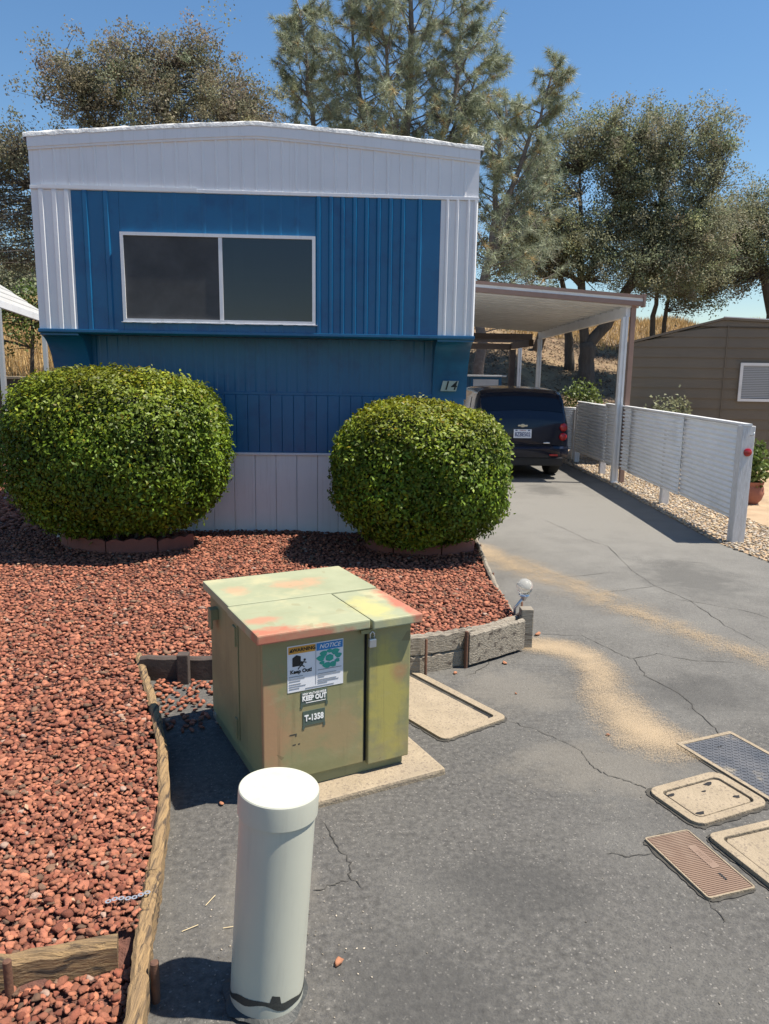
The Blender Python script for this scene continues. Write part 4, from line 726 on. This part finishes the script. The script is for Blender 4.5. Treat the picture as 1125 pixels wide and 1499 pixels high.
# ------------------------------------------------------------------ brown neighbour home on the right
nb = empty('brown_house', (5.0, 14.0, 0), 'dark tan lap-sided neighbouring home with low gable roof', 'house', rz=R(-9))
SHEAR = Matrix(((1, .24, 0, 0), (0, 1, 0, 0), (0, 0, 1, 0), (0, 0, 0, 1)))
def gz(x): return 2.20 + .27 * min(x, 1.81) - .05 * max(0, x - 1.81)           # roof line, x local
i = 0; z = 0.0
while z < 2.75:
    z1 = z + .183; xa = 0 if z < 2.16 else max(0, (z + .02 - 2.20) / .27)
    if z + .02 < 2.66:
        pts = [(xa, 0.0, z), (6, 0, z)]; top = min(z1, 3); pol = [(xa, z), (6.0, z)]
        xs2 = [6.0, 1.81, xa + 1e-4] ; pol += [(6.0, min(z1, gz(6.0) - .01)), (2.5, min(z1, gz(2.5) - .01)), (1.81, min(z1, gz(1.81) - .01)), (1.0, max(z, min(z1, gz(1.0) - .01))), (.4, max(z, min(z1, gz(.4) - .01))), (xa, max(z, min(z1, gz(xa) - .01)))]
        V = [(x, -.026 + .021 * (zz - z) / .183, zz) for x, zz in pol] + [(x, .03, zz) for x, zz in pol]; k = len(pol)
        # keep only points right of the slope at this height
        V = [((max(x, (zz + .01 - 2.20) / .27) if zz > 2.2 else x), y, zz) for x, y, zz in V]
        MB().add(V, [tuple(range(k)), tuple(range(k, 2 * k))] + [(q, (q + 1) % k, k + (q + 1) % k, k + q) for q in range(k)]).build('siding_board', 'siding', nb)
    z += .183
P = [(.0, 0), (6, 0), (6, gz(6) - .02), (1.81, gz(1.81) - .02), (0, gz(0) - .02)]; MB().prism(P, .031, 3.0, 'y').build('wall', 'siding', nb).data.transform(SHEAR)
P = [(-.06, gz(0) - .02), (1.81, gz(1.81) - .005), (6.05, gz(6.05) - .005), (6.05, gz(6.05) + .035), (1.81, gz(1.81) + .035), (-.06, gz(0) + .02)]; MB().prism(P, -.05, 3.05, 'y').build('roof', 'siding', nb).data.transform(SHEAR)
MB().prism([(1.81, gz(1.81) + .036), (6.05, gz(6.05) + .036), (6.05, gz(6.05) + .052), (1.81, gz(1.81) + .052)], -.06, 3.05, 'y').build('roof_edge', 'metalwhite', nb).data.transform(SHEAR)
MB().box(-.012, .05, -.045, -.035, 0, 2.18).build('corner_board', 'siding', nb); MB().box(1.885, 1.90, -.042, -.035, .3, 2.6).build('batten', 'siding', nb)
wn = MB().box(2.2, 3.9, -.042, -.036, 1.27, 1.90).build('window', 'dark', nb); nb_w = frame(2.16, 3.94, 1.24, 1.93, .05, -.065, -.036); nb_w.build('frame', 'metalwhite', wn)
for q in (2.72, 3.32): MB().box(q, q + .04, -.06, -.0365, 1.291, 1.879).build('mullion', 'metalwhite', wn)
for k in range(19): MB().box(2.215, 3.885, -.048, -.0425, 1.30 + k * .031, 1.326 + k * .031).build('blind_slat', 'blind', wn)
# terracotta pot with a pale green plant, and two bushes
def bushlet(name, c, r, n, m_, L, label, cat, stems=6, pot=False, grp=None):
    t = empty(name, c, label, cat, grp); P = unit(rng.normal(size=(n, 3))) * (rng.random((n, 1)) ** .45) * np.array(r); k = rng.integers(0, 14, n); cc = unit(rng.normal(size=(14, 3))) * np.array(r) * .75; P = np.where(rng.random((n, 1)) < .75, cc[k] + rng.normal(0, 1, (n, 3)) * np.array(r) * .22, P); P[:, 2] += r[2] + (.28 if pot else .1)
    LL = rng.uniform(.7, 1.3, n) * L; b = rng.uniform(.6, 1.5, (n, 1)) * np.ones((n, 3)); npmesh('foliage', leaves(P, rng.normal(size=(n, 3)) + np.array([0, 0, .6]), LL, LL * .55), 4, m_, t, np.repeat(b, 4, 0))
    mb = MB()
    for i in range(stems): q = cc[i]; mb.tube([(0, 0, .2 if pot else -.1), (q[0] * .4, q[1] * .4, r[2] * .7 + .15), (q[0], q[1], q[2] + r[2] + (.28 if pot else .1))], [.014, .01, .004], 5)
    mb.build('stem', 'bark', t, smooth='all')
    if pot: MB().lathe([(.10, 0), (.15, .06), (.175, .14), (.165, .22), (.15, .25), (.16, .27), (.165, .30), (.145, .30), (.13, .26), (.001, .25)], 28).build('pot', 'terracotta', t, smooth=45)
bushlet('potted_plant', (5.40, 9.75, .006), (.26, .22, .25), 900, 'greenleaf', .075, 'pale green leafy plant in a round terracotta pot beyond the fence', 'plant', pot=True)
bushlet('dark_bush', (5.72, 13.3, 0), (.36, .3, .62), 1300, 'oakleaf', .09, 'dark sparse bush against the brown house wall', 'bush', grp=None)
bushlet('sapling_bush', (6.35, 20.3, float(hill(6.35, 20.3))), (.5, .4, .75), 1600, 'greenleaf', .10, 'bright green leafy bush at the foot of the hill behind the fence', 'bush')

# ------------------------------------------------------------------ left neighbour's carport and low wall
lc = empty('white_carport', (-5.5, 12.5, 0), 'white ribbed metal carport roof at the far left beside the home', 'carport')
def lz(y): return 2.75 - (y - 11.5) * .068
for j in range(8):
    x0, x1 = -.0 - j * .26, -.255 - j * .26; z0, z1 = j * .17, j * .17 + .165
    MB().add([(x0, -4, lz(8.5) + z0), (x0, 2.6, lz(15.1) + z0), (x1, 2.6, lz(15.1) + z1), (x1, -4, lz(8.5) + z1), (x0, -4, lz(8.5) + z0 + .025), (x0, 2.6, lz(15.1) + z0 + .025), (x1, 2.6, lz(15.1) + z1 + .012), (x1, -4, lz(8.5) + z1 + .012)], [(0, 1, 2, 3), (7, 6, 5, 4), (0, 4, 5, 1), (1, 5, 6, 2), (2, 6, 7, 3), (3, 7, 4, 0)]).build('roof_pan', 'agedwhite', lc)
MB().bar((.03, -4, lz(8.5) - .04), (.03, 2.6, lz(15.1) - .04), .05, .12).build('gutter', 'metalwhite', lc, bevel=.006)
for y in (12.6, 14.4): MB().box(-.02, .05, y - 12.5 - .035, y - 12.5 + .035, -.02, lz(y) - .10).build('post', 'zinc', lc, bevel=.006)
rw_ = empty('retaining_wall', (-10, 17.2, 0), 'low shaded retaining wall below the dry grass at far left', 'wall')
for i in range(12): MB().box(-6 + i * 1.0, -5.01 + i * 1.0, -.1, .1, -.05, 1.40).build('wall_block', 'porchwood', rw_, bevel=.008)
MB().box(-6.02, 6.0, -.14, .14, 1.401, 1.46).build('wall_cap', 'concrete', rw_, bevel=.008)

# ------------------------------------------------------------------ trees
def curve(A, B, bend=.15, n=6):
    A, B = np.array(A, float), np.array(B, float); L = np.linalg.norm(B - A); t = np.linspace(0, 1, n)[:, None]; w_ = rng.normal(0, 1, 3) * L * bend * .5
    return A + (B - A) * t + w_ * (t * (1 - t)) * 2 + np.array([0, 0, L * bend * .4]) * (t * (1 - t)) * 2
def crown_tree(name, label, limbs, blobs, ncl, per, L, leafm, barkm='bark', sig=.30, group='trees behind the homes', up=.3):
    """limbs: list of (points, radii); blobs: (centre, radii, weight). Leaves gather in clumps at twig ends"""
    base = limbs[0][0][0]; t = empty(name, base, label, 'tree', group); off = np.array(base, float); tr = MB()
    for pts, rad in limbs:
        P = np.array(pts, float); q = np.linspace(0, len(P) - 1, 4 * (len(P) - 1) + 1); Q = np.stack([np.interp(q, range(len(P)), P[:, i]) for i in range(3)], 1); Q[1:-1] += rng.normal(0, .02, Q[1:-1].shape); tr.tube((Q - off).tolist(), list(np.interp(q, range(len(P)), rad)), 9)
    tr.build('trunk', barkm, t, smooth='all'); allp = np.concatenate([np.array([np.array(p[0]) + (np.array(p[1]) - np.array(p[0])) * f for p in zip(l[0][:-1], l[0][1:]) for f in (0, .33, .66)] + [l[0][-1]]) for l in limbs]); allp = allp[allp[:, 2] > allp[:, 2].min() + .45 * (allp[:, 2].max() - allp[:, 2].min())]
    wts = np.array([b[2] for b in blobs], float); wts /= wts.sum(); bi = rng.choice(len(blobs), ncl, p=wts); C = np.array([b[0] for b in blobs])[bi] + unit(rng.normal(size=(ncl, 3))) * (rng.random((ncl, 1)) ** .42) * np.array([b[1] for b in blobs])[bi]
    C = C + rng.normal(0, .27, C.shape); tw = MB()
    for c_ in C:
        d = np.linalg.norm(allp - c_, axis=1) + np.maximum(allp[:, 2] - c_[2], 0) * 1.5; s_ = allp[np.argmin(d)]; tw.tube((curve(s_, c_, .25, 5) - off).tolist(), [.018, .013, .009, .006, .003], 4, cap=False)
    tw.build('twigs', barkm, t, smooth='all')
    k = np.repeat(np.arange(ncl), per); n = len(k); sg = sig * np.exp(rng.normal(0, .3, ncl))[k]; ax = unit(rng.normal(size=(ncl, 3)) + np.array([0, 0, 1.2 * up / .3]))[k]
    P = C[k] + unit(rng.normal(0, 1, (n, 3))) * (rng.random((n, 1)) ** .5) * 1.75 * sg[:, None] * np.array([1, 1, .75]) + ax * (rng.random(n) * sg * up * 3)[:, None]
    LL = L * rng.uniform(.6, 1.4, n); b = (rng.uniform(.75, 1.25, ncl)[k] * rng.uniform(.75, 1.25, n))[:, None] * np.ones((n, 3)) * (1 + rng.normal(0, .06, (ncl, 3)))[k]
    npmesh('crown', leaves(P - off, rng.normal(size=(n, 3)) + np.array([0, 0, .5]), LL, LL * .6), 4, leafm, t, np.repeat(b, 4, 0))
hz = lambda x, y: float(hill(x, y)) - .1
Y0 = 19.5
crown_tree('brown_oak_tree', 'sparse brownish oak rising behind the left half of the blue home', [([(-5.0, Y0, hz(-5, Y0)), (-4.9, Y0, 2.5), (-4.6, Y0, 4.6), (-4.3, Y0, 7.0), (-4.2, Y0, 8.6)], [.26, .22, .17, .09, .03]), ([(-4.9, Y0, 2.8), (-6.3, Y0 - .3, 5.0), (-7.9, Y0, 6.3)], [.15, .1, .03]), ([(-4.7, Y0, 4.0), (-3.2, Y0, 6.0), (-2.3, Y0, 7.6)], [.12, .08, .03]), ([(-4.6, Y0, 4.8), (-5.9, Y0, 7.2), (-6.6, Y0, 8.5)], [.1, .06, .02])],
  [((-4.4, Y0, 7.6), (1.9, 1.2, 1.0), 3), ((-2.7, Y0, 7.5), (1.0, 1, .85), 2), ((-6.2, Y0, 8.0), (.9, .9, .65), 1.3), ((-3.3, Y0, 8.75), (.5, .5, .45), .45), ((-5.3, Y0, 8.55), (.8, .7, .35), .5), ((-4.3, Y0, 8.5), (.6, .6, .4), .4), ((-7.8, Y0, 6.5), (.8, .9, .55), 1.0), ((-8.4, Y0, 5.3), (.8, .8, .9), 1.1), ((-8.0, Y0, 4.3), (.5, .8, .5), .5), ((-4.6, Y0, 6.1), (2.6, 1, .8), 1.4)], 900, 95, .06, 'brownoak', sig=.17, up=.5)
YO = 26.0
crown_tree('grey_oak_tree', 'grey-green live oak with forked dark trunk behind the carport', [([(8.25, YO, hz(8.25, YO)), (8.22, YO, 2.0), (8.2, YO, 2.75)], [.34, .27, .27]), ([(8.2, YO, 2.6), (8.75, YO - .1, 3.35), (9.8, YO, 5.2), (10.2, YO, 6.6), (10.6, YO, 8.4)], [.21, .19, .16, .10, .03]), ([(8.12, YO, 2.6), (7.95, YO, 3.8), (7.7, YO, 6.0), (7.6, YO, 8.2)], [.17, .15, .1, .03]), ([(9.8, YO, 5.2), (11.2, YO, 6.3), (12.2, YO, 7.9)], [.1, .07, .02]), ([(7.9, YO, 4.6), (6.7, YO, 5.6), (5.9, YO, 6.2)], [.1, .06, .02]), ([(8.0, YO, 4.8), (8.8, YO, 6.8), (9.0, YO, 9.0)], [.1, .06, .02])],
  [((6.3, YO, 7.9), (1.1, 1.2, 1.6), 1.5), ((7.6, YO, 8.9), (.7, 1, 1.0), .8), ((8.7, YO, 8.9), (.9, 1.2, 1.2), 1.2), ((10.2, YO, 9.0), (.8, 1.2, 1.1), 1.1), ((9.6, YO, 7.8), (1.2, 1.2, 1.0), 1), ((11.9, YO, 9.0), (.7, 1, 1.1), .8), ((11.6, YO, 7.7), (1.1, 1, 1.0), .9), ((5.3, YO - .8, 5.6), (1.0, 1, 1.1), 1.2), ((11.3, YO - .3, 6.1), (1.6, 1.3, 1.0), 1.8), ((6.7, YO - .4, 5.8), (1.6, 1.3, 1.0), 2.0), ((9.2, YO + .3, 6.6), (1.5, 1.2, 1.2), 1.4), ((10.2, YO - .6, 5.0), (1.5, 1, .7), 1.2), ((8.2, YO - .5, 5.4), (1.0, 1, .6), .7)], 1750, 85, .072, 'oakleaf', sig=.19, up=.6)
crown_tree('far_oak_tree', 'live oak at the right edge above the brown house roof', [([(17.0, 30, hz(17, 30)), (16.8, 30, 4.2), (16.0, 30, 6.5), (15.5, 30, 8.0)], [.3, .24, .12, .03]), ([(16.9, 30, 4.2), (17.6, 30, 6.0), (17.8, 30, 8)], [.16, .1, .03])], [((14.2, 29.5, 6.4), (1.5, 1.2, 1.2), 1.6), ((13.2, 29, 5.0), (1.0, 1, .8), .9), ((15.8, 30, 7.3), (1.7, 1.4, 1.3), 2), ((17.8, 30, 7.5), (1.7, 1.4, 1.6), 2), ((15.2, 30, 5.8), (1.5, 1.2, .8), 1), ((17.3, 29.7, 5.6), (1.2, 1, .6), .6)], 800, 85, .085, 'oakleaf', sig=.23, up=.5)
crown_tree('slim_oak_tree', 'slim-trunked oak filling the gap between carport and brown roof', [([(8.05, 27.5, hz(8.05, 27.5)), (7.95, 27.5, 3.3), (7.7, 27.5, 4.6), (7.2, 27.5, 6.2)], [.2, .14, .1, .04])], [((6.6, 27.6, 6.0), (1.5, 1, 1.0), 1)], 160, 85, .075, 'oakleaf', sig=.2, up=.5)
crown_tree('slender_oak_tree', 'slender twin-stemmed oak just left of the brown roof peak', [([(12.0, 30, hz(12, 30)), (12.0, 30, 4.0), (12.2, 30, 6.0)], [.12, .1, .04]), ([(12.5, 30.2, hz(12.5, 30.2)), (12.6, 30.2, 4.2), (12.7, 30, 6.0)], [.1, .08, .03])], [((12.2, 30, 6.2), (1.8, 1.1, 1.4), 1), ((13.4, 30, 5.2), (1.2, 1, .9), .6)], 330, 85, .085, 'oakleaf', sig=.23, up=.5)
tag(MB().tube([(7.2, 29, hz(7.2, 29)), (7.5, 29, 3.6), (7.9, 29, 4.3)], [.2, .16, .12], 9).build('leaning_trunk', 'bark', smooth='all'), 'short leaning dark trunk on the hillside above the carport posts', 'tree trunk')
for x, y, s, lb in ((-17.5, 42, 1.0, 'olive bushy tree on the far left skyline'), (-14.3, 40, .8, 'lower green tree on the far left beside the home corner')):
    crown_tree('skyline_tree', lb, [([(x, y, hz(x, y)), (x + .1, y, 4.8), (x, y, 6.6 * s)], [.2, .15, .04])], [((x, y, 6.2 * s), (2.0, 1.5, 1.2 * s), 2), ((x + 1.3, y, 5.2 * s), (1.5, 1.2, .8), 1)], 80, 130, .16, 'oakleaf', sig=.45)
crown_tree('yellow_green_bush', 'yellow-green bush behind the far left carport posts', [([(-9.6, 24, hz(-9.6, 24)), (-9.5, 24, 2.9), (-9.5, 24, 3.4)], [.07, .05, .02])], [((-9.5, 24, 3.1), (2.0, .8, .55), 1), ((-12, 24, 3.0), (1.4, .8, .6), .6)], 60, 110, .11, 'greenleaf', sig=.28)
# grey pine: three leaders with long drooping needles
def pine(name, label, base, leaders, seed):
    t = empty(name, base, label, 'tree', 'grey pines behind the home'); off = np.array(base, float); tr = MB(); br = MB(); TP = []; TD = []
    for P, r0, blen, h0 in leaders:
        P = np.array(P, float); q = np.linspace(0, len(P) - 1, 7 * (len(P) - 1) + 1); Q = np.stack([np.interp(q, range(len(P)), P[:, i]) for i in range(3)], 1); Q += rng.normal(0, .035, Q.shape); tr.tube((Q - off).tolist(), list(np.linspace(r0, .018, len(Q))), 8)
        L = np.linalg.norm(np.diff(Q, axis=0), axis=1).sum(); nb_ = int(L * 6.0)
        for i in range(nb_):
            f = h0 + (1 - h0) * (i + rng.random()) / nb_; s_ = np.array([np.interp(f * (len(Q) - 1), range(len(Q)), Q[:, j]) for j in range(3)]); an = rng.random() * 6.283; ln = blen * (1.15 - .75 * (f - h0) / (1 - h0)) * rng.uniform(.55, 1.2)
            d = np.array([math.cos(an) * 1.25, math.sin(an) * .7, rng.uniform(.1, .95)]); B = curve(s_, s_ + d / np.linalg.norm(d) * ln, .3, 7); B[:, 2] += np.linspace(0, 1, 7) ** 2 * ln * .22; br.tube((B - off).tolist(), list(np.linspace(.022, .006, 7)), 5, cap=False)
            for g in np.arange(.32, 1.01, .085): p = np.array([np.interp(g * 6, range(7), B[:, j]) for j in range(3)]); TP.append(p + rng.normal(0, .04, 3)); TD.append(unit(B[-1] - B[-2]))
            for sidx in (2, 3, 4, 5):
                if rng.random() < .8:
                    d2 = unit(d + rng.normal(0, .8, 3)); e2 = B[sidx] + d2 * ln * rng.uniform(.2, .42); br.tube((np.array([B[sidx], (B[sidx] + e2) / 2 + [0, 0, -.02], e2 + [0, 0, .05]]) - off).tolist(), [.010, .007, .004], 4, cap=False)
                    for g in (.45, .65, .85, 1.05): TP.append(B[sidx] + (e2 - B[sidx]) * g); TD.append(d2)
    tr.build('trunk', 'pinebark', t, smooth='all'); br.build('branches', 'pinebark', t, smooth='all')
    TP, TD = np.array(TP), np.array(TD); per = 26; k = np.repeat(np.arange(len(TP)), per); n = len(k); D = unit(TD[k] * .75 + unit(rng.normal(size=(n, 3))) * .95 + np.array([0, 0, -.12])); LN = rng.uniform(.15, .30, n)[:, None]; sd_ = unit(np.cross(D, rng.normal(size=(n, 3)))) * .0062
    A = TP[k] - off; T = A + D * LN + np.array([0, 0, -1]) * LN ** 2 * .6; V = np.stack([A - sd_, A + sd_, T], 1).reshape(-1, 3); b = (rng.uniform(.75, 1.2, len(TP))[k] * rng.uniform(.75, 1.25, n))[:, None] * np.ones((n, 3)); b[rng.random(len(TP))[k] < .06] *= (1.25, .85, .6)
    npmesh('needles', V, 3, 'needle', t, np.repeat(b, 3, 0))
YP = 23.5
pine('grey_pine_tree', 'tall central grey pine with airy crown cut off by the top edge', (1.7, YP, hz(1.7, YP)), [([(1.7, YP, hz(1.7, YP)), (1.6, YP, 5), (1.75, YP, 10), (1.8, YP, 14.5)], .26, 2.5, .33), ([(1.6, YP, 6.0), (.4, YP, 9), (-.1, YP, 12.8)], .12, 1.8, .2), ([(1.7, YP, 6.4), (3.0, YP, 9.0), (3.3, YP, 12.4)], .12, 1.9, .15), ([(1.7, YP + .4, 5.0), (2.6, YP + .4, 7.5), (3.9, YP + .4, 10.6)], .11, 1.8, .1), ([(1.7, YP - .4, 6.8), (1.2, YP - .5, 9.5), (.8, YP - .6, 12.0)], .1, 1.7, .1)], 1)
pine('grey_pine_tree', 'smaller grey pine on the left of the tall pine above the roof', (-.6, YP + 1.5, hz(-.6, YP + 1.5)), [([(-.6, YP + 1.5, hz(-.6, YP + 1.5)), (-.5, YP + 1.5, 6), (-1.1, YP + 1.5, 9.5), (-1.45, YP + 1.5, 12.3)], .18, 1.5, .45)], 2)
pine('grey_pine_tree', 'leaning grey pine on the right between the roof corner and the live oak', (3.9, YP - 1, hz(3.9, YP - 1)), [([(3.9, YP - 1, hz(3.9, YP - 1)), (3.9, YP - 1, 4.2), (4.7, YP - 1, 7), (5.7, YP - 1, 10.0)], .18, 2.0, .2), ([(4.2, YP - 1, 5.2), (4.2, YP - 1, 7.5), (4.4, YP - 1, 8.9)], .1, 1.8, .1)], 3)

# ------------------------------------------------------------------ dry grass and leaf litter on the hill
def blades(name, x, y, hmin, hmax, w_, label):
    n = len(x); z = hill(x, y); an = rng.random(n) * 6.283; h = rng.uniform(hmin, hmax, n); lean = rng.normal(0, .25, (n, 2)) * h[:, None]; A = np.stack([x, y, z - .02], 1); s_ = np.stack([np.cos(an), np.sin(an), 0 * an], 1) * w_
    T = A + np.stack([lean[:, 0], lean[:, 1], h], 1); V = np.stack([A - s_, A + s_, T], 1).reshape(-1, 3); b = rng.uniform(.6, 1.3, (n, 1)) * np.ones((n, 3)); return tag(npmesh(name, V, 3, 'drygrass', None, np.repeat(b, 3, 0)), label, 'grass', kind='stuff')
n = 26000; blades('dry_grass', rng.uniform(-2, 24, n), 30.5 + rng.random(n) ** .8 * 9, .15, .42, .022, 'golden dry grass along the hill crest behind the oaks')
n = 30000; blades('dry_grass', rng.uniform(-20, -5, n), rng.uniform(20, 38, n), .3, .8, .022, 'golden dry grass field at the far left behind the white carport')
n = 26000; x = rng.uniform(-3, 15, n); y = 18.6 + rng.random(n) * 15; L = rng.uniform(.05, .13, n)
tag(npmesh('leaf_litter', leaves(np.stack([x, y, hill(x, y) + .01], 1), np.array([0, -.2, 1]) + rng.normal(0, .35, (n, 3)), L, L * .6), 4, 'litter', None, np.repeat(rng.uniform(.35, 1.5, (n, 1)) * np.ones((n, 3)), 4, 0)), 'fallen oak leaves covering the brown slope behind the carport', 'leaf litter', kind='stuff')

n = 260; x = rng.uniform(-3.2, 1.0, n); y = rng.uniform(1.9, 7.0, n); k = inpoly(x, y, BED); x, y = x[k], y[k]; n = len(x); L = rng.uniform(.012, .03, n)
tag(npmesh('fallen_leaves', leaves(np.stack([x, y, bedz(x, y) + .022], 1), np.array([0, 0, 1.]) + rng.normal(0, .3, (n, 3)), L, L * .5), 4, 'litter', None, np.repeat(rng.uniform(.8, 2.2, (n, 1)) * np.ones((n, 3)), 4, 0)), 'small dry leaves and chips scattered over the red lava rock', 'leaf litter', kind='stuff')
x = np.concatenate([rng.normal(-.205, .16, 120), rng.uniform(-.4, 2.2, 260)]); y = np.concatenate([rng.normal(1.95, .14, 120), rng.uniform(1.7, 6, 260)]); k = ~inpoly(x, y, BED) & (np.hypot(x + .205, y - 1.785) > .115); x, y = x[k], y[k]; n = len(x)
tag(stones('grit', np.stack([x, y, .002 + 0 * x], 1), rng.uniform(.0015, .0045, n), 'palerock', 1, rng.uniform(.3, 1.3, (n, 1)) * np.ones((n, 3))), 'loose grit crumbs scattered over the asphalt', 'grit', kind='stuff')
